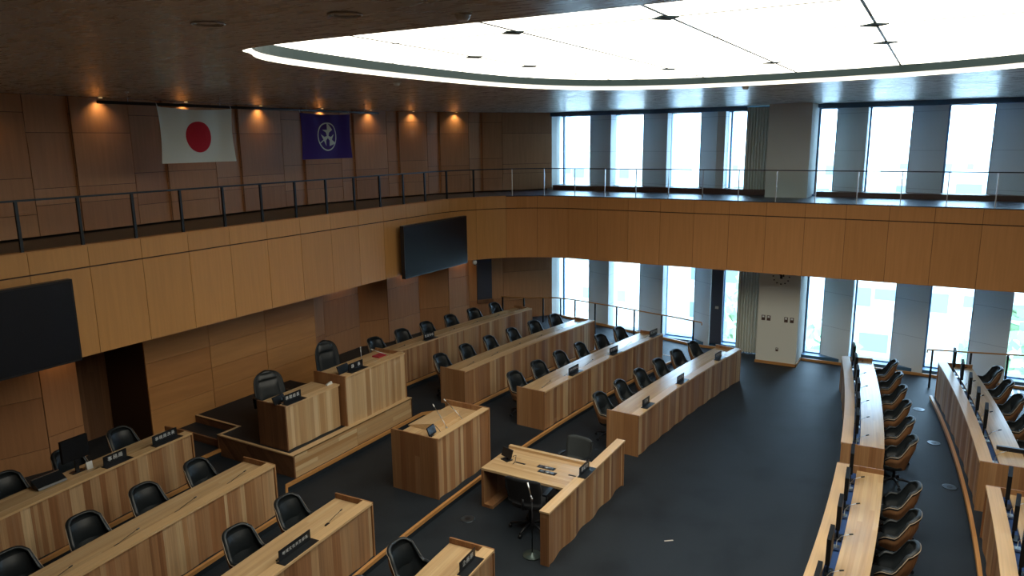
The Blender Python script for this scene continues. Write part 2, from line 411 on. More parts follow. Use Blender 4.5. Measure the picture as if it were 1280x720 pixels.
# dais-side wall: folded veneer bays following the curve of the gallery
def Wy(x):
    K = [(-6, 13.9), (5, 13.95), (8, 14.1), (10, 14.25), (13, 14.5), (15, 14.5), (17, 14.25), (19, 13.65), (20.3, 12.95), (22.35, 11.45)]
    for (a, b), (c, d) in zip(K, K[1:]):
        if x <= c: return b + (d - b) * (x - a) / (c - a)
    return K[-1][1]
def ray_wall(px):
    "plan point where the vertical seam seen at this column meets the wall curve"
    lo = None
    d = fwd + right * ((px - 640) / 909.0) + down * ((190 - 360) / 909.0)
    t = 0
    while t < 40:
        t += .02
        x, y = d.x * t, d.y * t
        if y >= Wy(x): return (x, y)
    return (x, y)
SEAMS = [35, 92, 165, 207, 268, 300, 353, 380, 426, 443, 484, 499, 534, 550, 586, 603]
upper_pts = [(5.0, Wy(5.0)), (5.0, Wy(5.0) + .01)]
for i, s in enumerate(SEAMS):
    x, y = ray_wall(s)
    if i >= 16: upper_pts.append((x, y)); continue
    if i % 2 == 0: upper_pts.append((x, y))
    else: upper_pts += [(x, y + .05), (x + .01, y)]
upper_pts = [(-6, 14.0), (2.6, 14.0)] + upper_pts[1:] + [(20.9, 12.5), (22.36, 11.42)]
def panelled_wall(name, pts, z0, z1, rowsfn, mat, label, thick=.25):
    mb = MB(); k = 0
    for i in range(len(pts) - 1):
        a, b = Vector(pts[i]), Vector(pts[i + 1]); t = (b - a).normalized(); n = Vector((-t.y, t.x))
        g0 = .006
        A, B = a + t * g0, b - t * g0
        # backing
        mb.hexa([(*a, z0), (*b, z0), (*(b + n * thick), z0), (*(a + n * thick), z0)], [(*a, z1), (*b, z1), (*(b + n * thick), z1), (*(a + n * thick), z1)], mi=1)
        zs = [z0] + rowsfn(i) + [z1]
        for q in range(len(zs) - 1):
            k += 1
            c, d = zs[q] + .005, zs[q + 1] - .005
            f = n * -.014
            mb.hexa([(*(A + f), c), (*(B + f), c), (*B, c), (*A, c)], [(*(A + f), d), (*(B + f), d), (*B, d), (*A, d)], (0, 0, 1), (k * .377) % 1)
    return struct(mb.build(name, [mat, 'seam']), label)
panelled_wall('wall_dais_upper', upper_pts, 4.9, ZC, lambda i: [5.45 if i % 2 else 5.3, 5.95, 7.1] if i % 2 == 0 else [5.45, 5.75, 6.75], 'wall', 'folded brown timber veneer wall above the dais gallery')
lower_pts = [(-6, 14.2), (5.0, 14.25), (5.9, 14.4), (6.75, 14.15), (7.45, 14.2)]
panelled_wall('wall_dais_lower_left', lower_pts, 0, 3.06, lambda i: [1.1, 2.55] if i % 2 else [.9, 1.9], 'wall', 'brown timber veneer wall left of the dais')
lr = [(13.2, 14.45), (14.6, 14.7), (16.05, 14.7), (16.85, 14.25), (18.3, 14.15), (19.1, 13.55), (20.0, 13.35), (21.0, 12.6), (22.36, 11.42)]
panelled_wall('wall_dais_lower_right', lr, 0, 3.06, lambda i: [1.1, 2.1] if i % 2 else [1.2, 2.6], 'wall', 'folded brown timber veneer wall right of the dais')
# dark doorway recess left of the dais wall
mb = MB(); mb.box(7.45, 8.5, 14.9, 15.0, 0, 3.06); mb.box(7.40, 7.46, 14.2, 15.0, 0, 3.06)
struct(mb.build('wall_recess', 'darkend'), 'dark doorway recess left of the dais wall')
# feature wall of broad horizontal boards behind the dais
fx = [8.43, 9.95, 11.5, 13.1]
mb = MB()
for i in range(3):
    z = .45
    for k, h in enumerate([.72, .5, .5, .5, .5]):
        z1 = min(z + h, 3.06)
        mb.box(fx[i] + .006, fx[i + 1] - .006, 13.5, 13.53, z + .004, z1 - .004, (1, 0, 0), (i * 7 + k) * .173 % 1)
        z = z1
mb.box(8.43, 13.1, 13.53, 14.9, 0, 3.06, (1, 0, 0), mi=1)
struct(mb.build('wall_dais_feature', ['feature', 'seam']), 'warm orange veneer feature wall behind the dais')

# gallery: slab, fronts, along the dais side and the window side with a round corner
CX, CY, CR = 16.4, 9.1, 2.95
path = []
x = -5.5
while x < CX: path.append((x, CY + CR)); x += .475
for i in range(15):
    a = PI / 2 * (1 - i / 14); path.append((CX + CR * math.cos(a), CY + CR * math.sin(a)))
y = CY - .475
while y > -10.9: path.append((CX + CR - .0, y)); y -= .475
# arc length resample at panel joints
S = [0]
for a, b in zip(path, path[1:]): S.append(S[-1] + math.dist(a, b))
def at_s(s, off=0.0):
    for i in range(len(S) - 1):
        if s <= S[i + 1] or i == len(S) - 2:
            a, b = Vector(path[i]), Vector(path[i + 1]); t = (b - a).normalized(); p = a + t * (s - S[i]); n = Vector((-t.y, t.x))
            return p + n * off, t
ZF0, ZF1, ZFM = 3.06, 4.91, 4.54
JS = .935; NS = int(S[-1] / JS); s_corner = S[-1]
# two fronts: satin on the dais side, glossier by the windows
front = {'a': MB(), 'b': MB()}
s0 = (5.83 + 5.5) % JS
k = 0; s = s0 - JS
corner_s = (CX + 5.5) + CR * PI / 4
while s < S[-1]:
    a, b = max(s, 0), min(s + JS, S[-1])
    side = 'a' if (a + b) / 2 < corner_s else 'b'
    mbx = front[side]; k += 1
    m = 3
    for (z0, z1, q) in ((ZF0, ZFM - .012, 0), (ZFM + .012, ZF1 - .02, 1)):
        for j in range(m):
            sa = a + .004 + (b - a - .008) * j / m; sb = a + .004 + (b - a - .008) * (j + 1) / m
            P0, t0 = at_s(sa, -.0); P1, t1 = at_s(sb, -.0); Q0, _ = at_s(sa, .03); Q1, _ = at_s(sb, .03)
            mbx.hexa([(*P0, z0), (*P1, z0), (*Q1, z0), (*Q0, z0)], [(*P0, z1), (*P1, z1), (*Q1, z1), (*Q0, z1)], (0, 0, 1), (k * .31 + q * .13) % 1)
    for j in range(m):
        sa = a + (b - a) * j / m; sb = a + (b - a) * (j + 1) / m
        P0, _ = at_s(sa, .02); P1, _ = at_s(sb, .02); Q0, _ = at_s(sa, .14); Q1, _ = at_s(sb, .14)
        mbx.hexa([(*P0, ZF0), (*P1, ZF0), (*Q1, ZF0), (*Q0, ZF0)], [(*P0, ZF1 - .022), (*P1, ZF1 - .022), (*Q1, ZF1 - .022), (*Q0, ZF1 - .022)], mi=1)
        R0, _ = at_s(sa, -.01); R1, _ = at_s(sb, -.01)
        mbx.hexa([(*R0, ZF1 - .02), (*R1, ZF1 - .02), (*Q1, ZF1 - .02), (*Q0, ZF1 - .02)], [(*R0, ZF1), (*R1, ZF1), (*Q1, ZF1), (*Q0, ZF1)], mi=2)
    s += JS
struct(front['a'].build('wall_gallery_dais', ['veneer', 'seam', 'trim']), 'orange timber gallery front on the dais side')
struct(front['b'].build('wall_gallery_window', ['veneer2', 'seam', 'cap']), 'glossy orange timber gallery front on the window side')
# gallery floor / soffit
edge = [tuple(at_s(i * S[-1] / 120, .1)[0]) for i in range(121)]
outer = [(22.3, -10.9), (22.3, 11.5), (20.9, 12.9), (19.4, 13.9), (15, 14.9), (-5.5, 14.9)]
mb = MB()
ke = next(i for i, p in enumerate(edge) if p[1] < 11.3)
mb.prism(edge[:ke + 1] + [(20.9, 12.9), (19.4, 13.9), (15, 14.9), (-5.5, 14.9)], 3.07, 4.86)
g = mb.build('floor_gallery', 'galcarpet'); struct(g, 'brown gallery floor on the dais side')
mb = MB(); mb.prism(edge[ke:] + [(22.3, -10.9), (22.3, 11.5), (20.9, 12.9)], 3.07, 4.86)
g = mb.build('floor_gallery_window', 'navy'); struct(g, 'navy gallery floor on the window side')
mb = MB(); mb.prism(edge + outer, 3.055, 3.069); struct(mb.build('ceiling_soffit', 'ceiling'), 'brown soffit under the gallery')

# ceiling with rounded opening and luminous panel
K = 1.082
hole = []
import itertools
ctrl = [(4.72, 5.2), (5.08, 5.84), (5.75, 6.22), (7.2, 6.37), (8.9, 6.33), (10.5, 6.12), (11.6, 5.62), (12.25, 4.95), (12.6, 4.1), (12.72, 3.2), (12.68, 2.1), (12.5, .9), (12.15, -.1), (11.7, -.85), (11, -1.7), (9.8, -2.9), (8.2, -3.9), (6.6, -4.2), (5.3, -3.7), (4.78, -2.8), (4.72, -1.5), (4.72, 1.8)]
def catmull(P, n=5):
    out = []; m = len(P)
    for i in range(m):
        p0, p1, p2, p3 = (Vector(P[(i + j - 1) % m]) for j in range(4))
        for k in range(n):
            t = k / n
            out.append(tuple(.5 * ((2 * p1) + (-p0 + p2) * t + (2 * p0 - 5 * p1 + 4 * p2 - p3) * t * t + (-p0 + 3 * p1 - 3 * p2 + p3) * t ** 3)))
    return out
hole = [(x * K, y * K) for x, y in catmull(ctrl)]
hole.reverse()      # counter-clockwise
# ceiling sheet = bridge outer rectangle to hole (bmesh triangle fill)
bm = bmesh.new()
ov = [bm.verts.new((x, y, ZC)) for x, y in ((-6, -11), (23, -11), (23, 15.2), (-6, 15.2))]
hv = [bm.verts.new((x, y, ZC)) for x, y in hole]
es = [bm.edges.new((ov[i], ov[(i + 1) % 4])) for i in range(4)] + [bm.edges.new((hv[i], hv[(i + 1) % len(hv)])) for i in range(len(hv))]
bmesh.ops.triangle_fill(bm, use_beauty=True, edges=es)
bmesh.ops.recalc_face_normals(bm, faces=bm.faces)
me = bpy.data.meshes.new('ceiling'); bm.to_mesh(me); bm.free(); me.materials.append(M['ceiling'])
ce = bpy.data.objects.new('ceiling', me); COL.objects.link(ce); struct(ce, 'brushed brown ceiling with rounded opening')
slab('ceiling_deck', [(-6, -11), (23, -11), (23, 15.2), (-6, 15.2)], 7.8, 7.95, 'pier', 'roof deck over the luminous ceiling')
cl = empty('luminous_ceiling_light', (8.5 * K, 1.2, ZC))
tag(cl, 'huge rounded white luminous ceiling panel crossed by thin black lines', 'ceiling light')
o3 = Vector((8.5 * K, 1.2, ZC))
mb = MB(); n = len(hole)
for i in range(n):
    a, b = hole[i], hole[(i + 1) % n]
    mb.face([(*b, ZC), (*a, ZC), (*a, ZC + .070), (*b, ZC + .070)])
mb.build('cove_strip', 'strip', cl, o3)['label'] = 'glowing cream strip at the rim'
mb = MB()
cc = Vector((8.5 * K, 1.2))
ins = [tuple(Vector(h) + (cc - Vector(h)).normalized() * .03) for h in hole]
for i in range(n):
    a, b = hole[i], hole[(i + 1) % n]; a2, b2 = ins[i], ins[(i + 1) % n]
    mb.face([(*b2, ZC + .070), (*a2, ZC + .070), (*a2, ZP), (*b2, ZP)])
    mb.face([(*a, ZC + .070), (*b, ZC + .070), (*b2, ZC + .070), (*a2, ZC + .070)])
mb.build('recess_edge', 'reveal', cl, o3)
mb = MB(); mb.face([(*p, ZP) for p in reversed(ins)]); mb.build('diffuser_panel', 'panel', cl, o3)
gx = [1.50 * K * i + 6.30 * K for i in range(-1, 5)]; gy = [5.05 * K - 1.475 * K * i for i in range(-1, 7)]
def inside(p):
    x, y = p; c = False
    for i in range(n):
        a, b = ins[i], ins[i - 1]
        if (a[1] > y) != (b[1] > y) and x < (b[0] - a[0]) * (y - a[1]) / (b[1] - a[1]) + a[0]: c = not c
    return c
mb = MB()
for gxx in gx:
    ys = [y * .05 for y in range(-120, 160) if inside((gxx, y * .05))]
    if ys: mb.box(gxx - .007, gxx + .007, ys[0], ys[-1], ZP - .006, ZP - .001)
for gyy in gy:
    xs = [x * .05 for x in range(60, 300) if inside((x * .05, gyy))]
    if xs: mb.box(xs[0], xs[-1], gyy - .013, gyy + .013, ZP - .006, ZP - .001)
mb.build('panel_joint', 'blackmetal', cl, o3)
for (x, y) in ((6.3, 2.13), (6.3, 3.63), (7.8, 5.05), (9.2, 5.05), (10.82, 3.6), (10.82, 2.13), (7.8, .64), (9.32, .64)):
    x *= K; y *= K; mb = MB()
    mb.hexa([(x - .13, y, ZP - .014), (x, y - .13, ZP - .014), (x + .13, y, ZP - .014), (x, y + .13, ZP - .014)], [(x - .13, y, ZP - .003), (x, y - .13, ZP - .003), (x + .13, y, ZP - .003), (x, y + .13, ZP - .003)])
    mb.build('corner_plate', 'reveal', cl, o3)

# walls outside the frame, closing the room
mb = MB(); mb.box(-6.2, -6, -11, 15.2, 0, ZC); struct(mb.build('wall_left', 'wall'), 'timber wall behind the camera')
mb = MB(); mb.box(-6, 23, -11.2, -11, 0, ZC); struct(mb.build('wall_back', 'wall'), 'timber wall of the public side')
mb = MB(); mb.box(-6, 23, 15.0, 15.2, 0, ZC); struct(mb.build('wall_front', 'seam'), 'wall behind the dais veneer')

mb = MB(); mb.box(22.9, 23.1, 11.5, 15.2, 0, ZC); struct(mb.build('wall_leak_stop', 'wall'), 'unseen wall added behind the dais veneer against leaking sky light')  # unseen, added to keep sky light from leaking in at the corner
# ------------------------------------------------------------------ window wall
GX = 22.85
wins = [(10.19, 11.16), (8.33, 9.30), (6.47, 7.40), (4.9, 5.52), (2.61, 3.05), (.74, 1.74), (-1.13, -.13), (-3.0, -2.0), (-4.87, -3.87), (-6.74, -5.74)]
mb = MB()
piers = [(9.28, 10.19), (7.40, 8.33), (5.86, 6.47), (1.80, 2.61), (-.08, .74), (-1.96, -1.13), (-3.83, -3.0), (-5.7, -4.87), (-11, -6.74)]
for i, (ya, yb) in enumerate(piers):
    mb = MB(); mb.prism([(22.36, ya), (GX + .35, ya + .02), (GX + .35, yb), (22.80, yb)], .0, ZC)
    struct(mb.build('wall_pier', 'pier'), 'grey jointed pier between windows')
mb = MB(); mb.prism([(22.36, 5.62), (GX + .35, 5.64), (GX + .35, 5.90), (22.40, 5.90)], 4.9, ZC); struct(mb.build('wall_pier', 'pier'), 'grey pier extension on the gallery level')
# lintel, sills and backing
mb = MB(); mb.box(22.3, 22.5, 5.0, 11.5, 7.29, ZC - .001); mb.box(22.3, 22.5, -10.9, 2.95, 7.29, ZC - .001); mb.box(22.5, GX + .35, -10.9, 11.5, 7.32, ZC - .001)
struct(mb.build('trim_lintel', 'frame'), 'blue grey head trim over the windows')
mb = MB(); mb.box(22.5, GX + .4, -10.9, 11.4, -.2, .12); struct(mb.build('trim_floor_sill', 'frame'), 'dark window foot below the glass')
mb = MB(); mb.box(22.42, 22.9, -10.9, 11.4, 3.06, 4.9); struct(mb.build('wall_spandrel', 'frame'), 'spandrel behind the gallery slab')
mb = MB(); mb.box(22.2, 22.85, 4.25, 11.3, 4.86, 5.02); mb.box(22.2, 22.85, -10.9, 2.95, 4.86, 5.0); struct(mb.build('trim_gallery_sill', 'sill'), 'brown gallery window sill')
for i, (ya, yb) in enumerate(wins):
    w = empty('window_%d' % (i + 1), (GX, (ya + yb) / 2, 0)); struct(w, 'tall narrow window')
    o = Vector((GX, (ya + yb) / 2, 0))
    fw = .05; yl = yb + (.12 if i != 4 else .02)
    mb = MB()
    for (z0, z1) in ((.10, 3.2), (4.9, 7.33)):
        mb.box(GX - .05, GX + .05, ya - .02, ya + .02, z0, z1)
        mb.box(GX - .05, GX + .05, yb, yb + fw, z0, z1)
        mb.box(GX - .05, GX + .05, ya, yl, z0, z0 + .05); mb.box(GX - .05, GX + .05, ya, yl, z1 - .05, z1)
    mb.build('window_frame', 'frame', w, o)
    mb = MB()
    for (z0, z1) in ((.10, 3.2), (4.9, 7.33)): mb.box(GX - .01, GX + .0, ya, yl + .1, z0, z1)
    mb.build('pane', 'winpane', w, o)
# pale end jamb at the far left of the glass wall
mb = MB(); mb.prism([(22.36, 11.42), (22.6, 11.36), (23.2, 11.36), (23.2, 11.6), (22.36, 11.6)], 0, ZC); struct(mb.build('trim_end_jamb', 'stone'), 'pale jamb where the windows meet the timber wall')
# column with slim dark door and curtains
mb = MB(); mb.box(21.5, 23.3, 3.1, 4.22, 0, ZC - .001); col = struct(mb.build('wall_column', 'stone'), 'pale plaster column by the windows')
mb = MB(); mb.box(21.47, 21.5, 3.07, 4.24, 0, .08, (0, 1, 0)); mb.box(21.47, 22.3, 3.07, 3.1, 0, .08, (1, 0, 0)); struct(mb.build('baseboard_column', 'trim'), 'orange baseboard around the column')
mb = MB(); mb.box(22.28, 22.34, -10.9, 3.06, 0, .07, (0, 1, 0)); mb.box(22.28, 22.34, 4.9, 6.4, 0, .07, (0, 1, 0))
mb.hexa([(22.28, 6.3, 0), (22.34, 6.3, 0), (22.34, 11.3, .35), (22.28, 11.3, .35)], [(22.28, 6.3, .08), (22.34, 6.3, .08), (22.34, 11.3, .53), (22.28, 11.3, .53)], (0, 1, 0))
struct(mb.build('baseboard_windows', 'trim'), 'orange baseboard below the windows')
d = empty('door_1', (22.55, 5.7, 0)); struct(d, 'slim dark door between pier and window')
mb = MB(); mb.box(22.5, 22.55, 5.5, 5.88, .06, 3.06); mb.build('door_panel', 'darkdoor', d, (22.55, 5.7, 0))
mb = MB(); mb.box(22.485, 22.5, 5.62, 5.72, 1.25, 1.33); mb.build('door_plate', 'chrome', d, (22.55, 5.7, 0))
def curtain(name, y0, y1, z0, z1, x0, label):
    G = []
    nn = 90
    for iz in range(13):
        z = z0 + (z1 - z0) * iz / 12; row = []
        pinch = 1 - .12 * (1 - iz / 12)
        for k in range(nn + 1):
            u = k / nn; ph = u * 2 * PI * 9 + .5 * math.sin(iz * .4)
            yy = y1 - (y1 - y0) * u * (1.0) + .012 * math.sin(ph * 2)
            row.append(Vector((x0 + .055 * math.sin(ph) * (1 + .2 * math.sin(u * 7)), yy, z)))
        G.append(row)
    mb = MB(); mb.grid(G)
    mb.grid([[p + Vector((.004, 0, 0)) for p in r] for r in G])
    return tag(mb.build(name, 'curt', None, (x0, (y0 + y1) / 2, z0)), label, 'curtain')
M['curt'] = plain('grey_green_curtain', (.74, .77, .70), .85, bump=.2, bscale=300)
curtain('curtain', 4.26, 5.0, .03, 3.05, 22.3, 'long pale grey pleated curtain hanging beside the column below the gallery')
curtain('curtain', 4.26, 5.0, 4.93, 7.38, 22.3, 'grey pleated curtain hanging on the gallery level beside the upper column')
# clock dial marks fixed to the column
ck = empty('wall_clock', (21.48, 3.63, 2.62)); tag(ck, 'wall clock of separate dark hour marks high on the pale column', 'clock')
co = Vector((21.48, 3.63, 2.62))
for k in range(12):
    a = PI / 6 * k; mb = MB(); p = co + Vector((.0, .22 * math.sin(a), .22 * math.cos(a)))
    mb.box(p.x - .01, 21.5, p.y - .018, p.y + .018, p.z - .014, p.z + .014); mb.build('hour_mark', 'ink', ck, co)
mb = MB(); mb.hexa([(21.47, 3.60, 2.60), (21.5, 3.60, 2.60), (21.5, 3.66, 2.64), (21.47, 3.66, 2.64)], [(21.47, 3.60, 2.66), (21.5, 3.60, 2.66), (21.5, 3.78, 2.76), (21.47, 3.78, 2.76)]); mb.build('hour_hand', 'ink', ck, co)
mb = MB(); mb.obox((21.48, 3.63), 0, .02, .03, 2.56, 2.66); mb.obox((21.48, 3.57), 0, .015, .02, 2.62, 2.74); mb.build('minute_hand', 'ink', ck, co)
for (y, z, lab) in ((4.06, 1.37, 'dark switch plate on the column, nearest the curtain'), (3.91, 1.37, 'dark switch plate on the column, second from the curtain'), (3.43, 1.37, 'dark switch plate on the column, third from the curtain'), (3.27, 1.37, 'dark switch plate on the column, nearest the window corner'), (3.63, .46, 'small low outlet plate near the foot of the column')):
    s_ = .05 if z > 1 else .035
    p = empty('switch_plate', (21.49, y, z)); tag(p, lab, 'switch', 'switch plates on the column')
    mb = MB(); mb.box(21.485, 21.5, y - s_, y + s_, z - s_ * 1.5, z + s_ * 1.5); mb.build('plate', 'brown', p, (21.49, y, z))
    mb = MB(); mb.box(21.48, 21.486, y - s_ * .6, y + s_ * .6, z + s_ * .2, z + s_ * 1.2); mb.build('indicator', 'white', p, (21.49, y, z))

# ------------------------------------------------------------------ gallery railings
rl = empty('gallery_railing', (8, 12.2, ZF1)); tag(rl, 'dark flat bar railing with square posts along the dais gallery', 'railing')
ro = Vector((8, 12.2, ZF1)); ZR = 5.71
send = corner_s + .3
def railbar(mb, sa, sb, off0, off1, z0, z1, step=.3):
    nn = max(1, int((sb - sa) / step))
    for i in range(nn):
        a = sa + (sb - sa) * i / nn; b = sa + (sb - sa) * (i + 1) / nn
        P0, _ = at_s(a, off0); P1, _ = at_s(b, off0); Q0, _ = at_s(a, off1); Q1, _ = at_s(b, off1)
        mb.hexa([(*P0, z0), (*P1, z0), (*Q1, z0), (*Q0, z0)], [(*P0, z1), (*P1, z1), (*Q1, z1), (*Q0, z1)])
mb = MB(); railbar(mb, 0, send, .02, .07, ZR - .03, ZR); mb.build('handrail', 'rail', rl, ro)
s = s0 - .04
while s < send - .5:
    P, t = at_s(s, .045); mb = MB(); mb.obox(P, math.atan2(t.y, t.x), .022, .02, ZF1, ZR - .03); mb.build('post', 'rail', rl, ro)
    s += JS
gl = empty('glass_railing', (19.3, 3, ZF1)); tag(gl, 'glass gallery railing with thin steel posts in front of the upper windows', 'railing')
go = Vector((19.3, 3, ZF1))
mb = MB(); railbar(mb, send, S[-1], .02, .07, ZR - .025, ZR); mb.build('handrail', 'rail', gl, go)
s = send + .1; first = True
while s < S[-1] - .1:
    P, t = at_s(s, .045); mb = MB(); mb.obox(P, math.atan2(t.y, t.x), .010, .014, ZF1, ZR - .025); mb.build('post', 'chrome', gl, go)
    sb = min(s + JS, S[-1]); mb = MB(); railbar(mb, s + .02, sb - .02, .04, .048, ZF1 + .01, ZR - .04, .45); mb.build('glass_pane', 'glass', gl, go)
    s += JS

# ------------------------------------------------------------------ flags on their pole
YF = 12.3
fp = empty('flag_pole', (11, YF, 7.22)); tag(fp, 'long thin black pole hung below the ceiling carrying both flags', 'pole')
fo = Vector((11, YF, 7.22))
mb = MB(); mb.tube([(7.38, YF, 7.225), (14.54, YF, 7.225)], .028, 10); mb.build('bar', 'blackmetal', fp, fo)
for x in (7.92, 9.82, 12.1, 14.02):
    mb = MB(); mb.tube([(x, YF, 7.24), (x, YF, ZC - .01)], .006, 6); mb.lathe([(.03, -.02), (.03, .0)], (x, YF, ZC), 10); mb.build('hanger', 'chrome', fp, fo)
def cloth_pt(x0, x1, zt, zb, u, v, y0, sag):
    z = zt + (zb - zt) * v - sag * 4 * u * (1 - u) * (1 - v) ** 1.5
    pull = .035 * math.sin(v * PI) * (1 - 2 * u)
    fold = .03 * math.sin(u * 9 + v * 2) * (.3 + .7 * v) + .02 * math.sin(u * 17 + 1) * (1 - v)
    return Vector((x0 + (x1 - x0) * u + pull, y0 + fold, z))
def flag(name, x0, x1, zt, zb, sag, base, label, shapes, cordlab=None):
    ctr = ((x0 + x1) / 2, YF - .03, zt); f = empty(name, ctr); tag(f, label, 'flag')
    mb = MB(); N1, N2 = 40, 24
    G = [[cloth_pt(x0, x1, zt, zb, i / N1, j / N2, YF - .045, sag) for i in range(N1 + 1)] for j in range(N2 + 1)]
    mb.grid(G); mb.grid([[p + Vector((0, .004, 0)) for p in r] for r in G])
    mb.build('cloth', base, f, ctr)
    W, H = x1 - x0, zt - zb
    for nm, mat, polys in shapes:
        mb = MB()
        for poly in polys:
            bmx = bmesh.new(); vs = [bmx.verts.new((a, b, 0)) for a, b in poly]; fc = bmx.faces.new(vs)
            bmesh.ops.triangulate(bmx, faces=[fc])
            bmesh.ops.subdivide_edges(bmx, edges=bmx.edges, cuts=3, use_grid_fill=True); bmesh.ops.triangulate(bmx, faces=bmx.faces)
            for t in bmx.faces:
                pts = []
                for v_ in t.verts:
                    p = cloth_pt(x0, x1, zt, zb, .5 + v_.co.x / W, .5 - v_.co.y / H, YF - .045, sag); p.y -= .004; pts.append(p)
                mb.face(pts)
            bmx.free()
        mb.build(nm, mat, f, ctr)
    for x in (x0, x1):
        mb = MB(); mb.tube([(x, YF - .04, zt), (x, YF - .01, 7.25)], .008, 6); mb.build('tie', 'paper', f, ctr)
    return f
circ = [(.30 * math.cos(2 * PI * k / 40), .30 * math.sin(2 * PI * k / 40) - .02) for k in range(40)]
flag('national_flag', 8.44, 10.04, 7.19, 6.17, .04, 'flagw', 'white flag with a red disc hanging from the black pole', [('red_disc', 'flagr', [circ])])
def annulus(r0, r1, n=40):
    return [[(r0 * math.cos(a), r0 * math.sin(a)), (r1 * math.cos(a), r1 * math.sin(a)), (r1 * math.cos(b), r1 * math.sin(b)), (r0 * math.cos(b), r0 * math.sin(b))] for a, b in ((2 * PI * k / n, 2 * PI * (k + 1) / n) for k in range(n))]
arm = [(-.04, .97), (-.04, .50), (-.50, .50), (-.15, .30), (-.085, .05), (0, 0), (.085, .05), (.15, .30), (.50, .50), (.04, .50), (.04, .97)]
def rotp(P, a, s): return [(s * (x * math.cos(a) - y * math.sin(a)), s * (x * math.sin(a) + y * math.cos(a))) for x, y in P]
flag('ward_flag', 11.87, 13.43, 7.17, 6.15, .03, 'flagp', 'purple flag with a pale round three-armed emblem hanging from the pole',
     [('emblem_ring', 'flage', annulus(.30, .33)), ('emblem_figure', 'flage', [rotp(arm, a, .32) for a in (0, 2 * PI / 3, -2 * PI / 3)])])

# ------------------------------------------------------------------ screens on the gallery front
def tv(x0, x1, z0, z1, y0, label):
    c = ((x0 + x1) / 2, y0 + .1, z0); t = empty('wall_screen', c); tag(t, label, 'screen')
    mb = MB(); mb.box(x0, x1, y0, y0 + .12, z0, z1); mb.build('casing', 'plastic', t, c)
    mb = MB(); mb.box(x0 + .03, x1 - .03, y0 - .004, y0 + .002, z0 + .03, z1 - .03); mb.build('display', 'screen', t, c)
    mb = MB(); mb.box(x0 + .6, x1 - .6, y0 + .1, y0 + .3, z0 + .4, z1 - .3); mb.build('bracket', 'blackmetal', t, c)
tv(3.45, 6.35, 3.07, 4.42, 11.86, 'large black wall screen at the left end of the gallery front')
tv(14.62, 17.53, 3.02, 4.40, 11.72, 'large black wall screen on the gallery front near its round corner')

# ------------------------------------------------------------------ seating
def tub_shell(th_max=128, nth=33, inner=0.0, hscale=1.0, rise=0.0):
    G = []
    for iv in range(10):
        v = iv / 9; row = []
        for k in range(nth):
            th = math.radians(-th_max + 2 * th_max * k / (nth - 1)); a = abs(math.degrees(th))
            w = min(max((a - 46) / 34, 0), 1); w = w * w * (3 - 2 * w)
            h = (.975 + rise) * (1 - w) + .64 * w
            if a > 108: h -= (a - 108) * .004
            if a < 50: h -= .05 * (a / 50) ** 3
            z = .36 + (h - .36) * v ** .9
            rx = (.215 + .085 * min(1, v * 1.6) - .015 * max(0, v - .55) / .45 * (1 - w)) - inner
            ry = (.20 + .07 * min(1, v * 1.6)) - inner
            sx = math.copysign(abs(math.sin(th)) ** .72, math.sin(th))
            x = rx * sx; yv = ry * math.cos(th) - .02 + .09 * v * (1 - w)
            row.append(Vector((x, yv, z)))
        G.append(row)
    return G
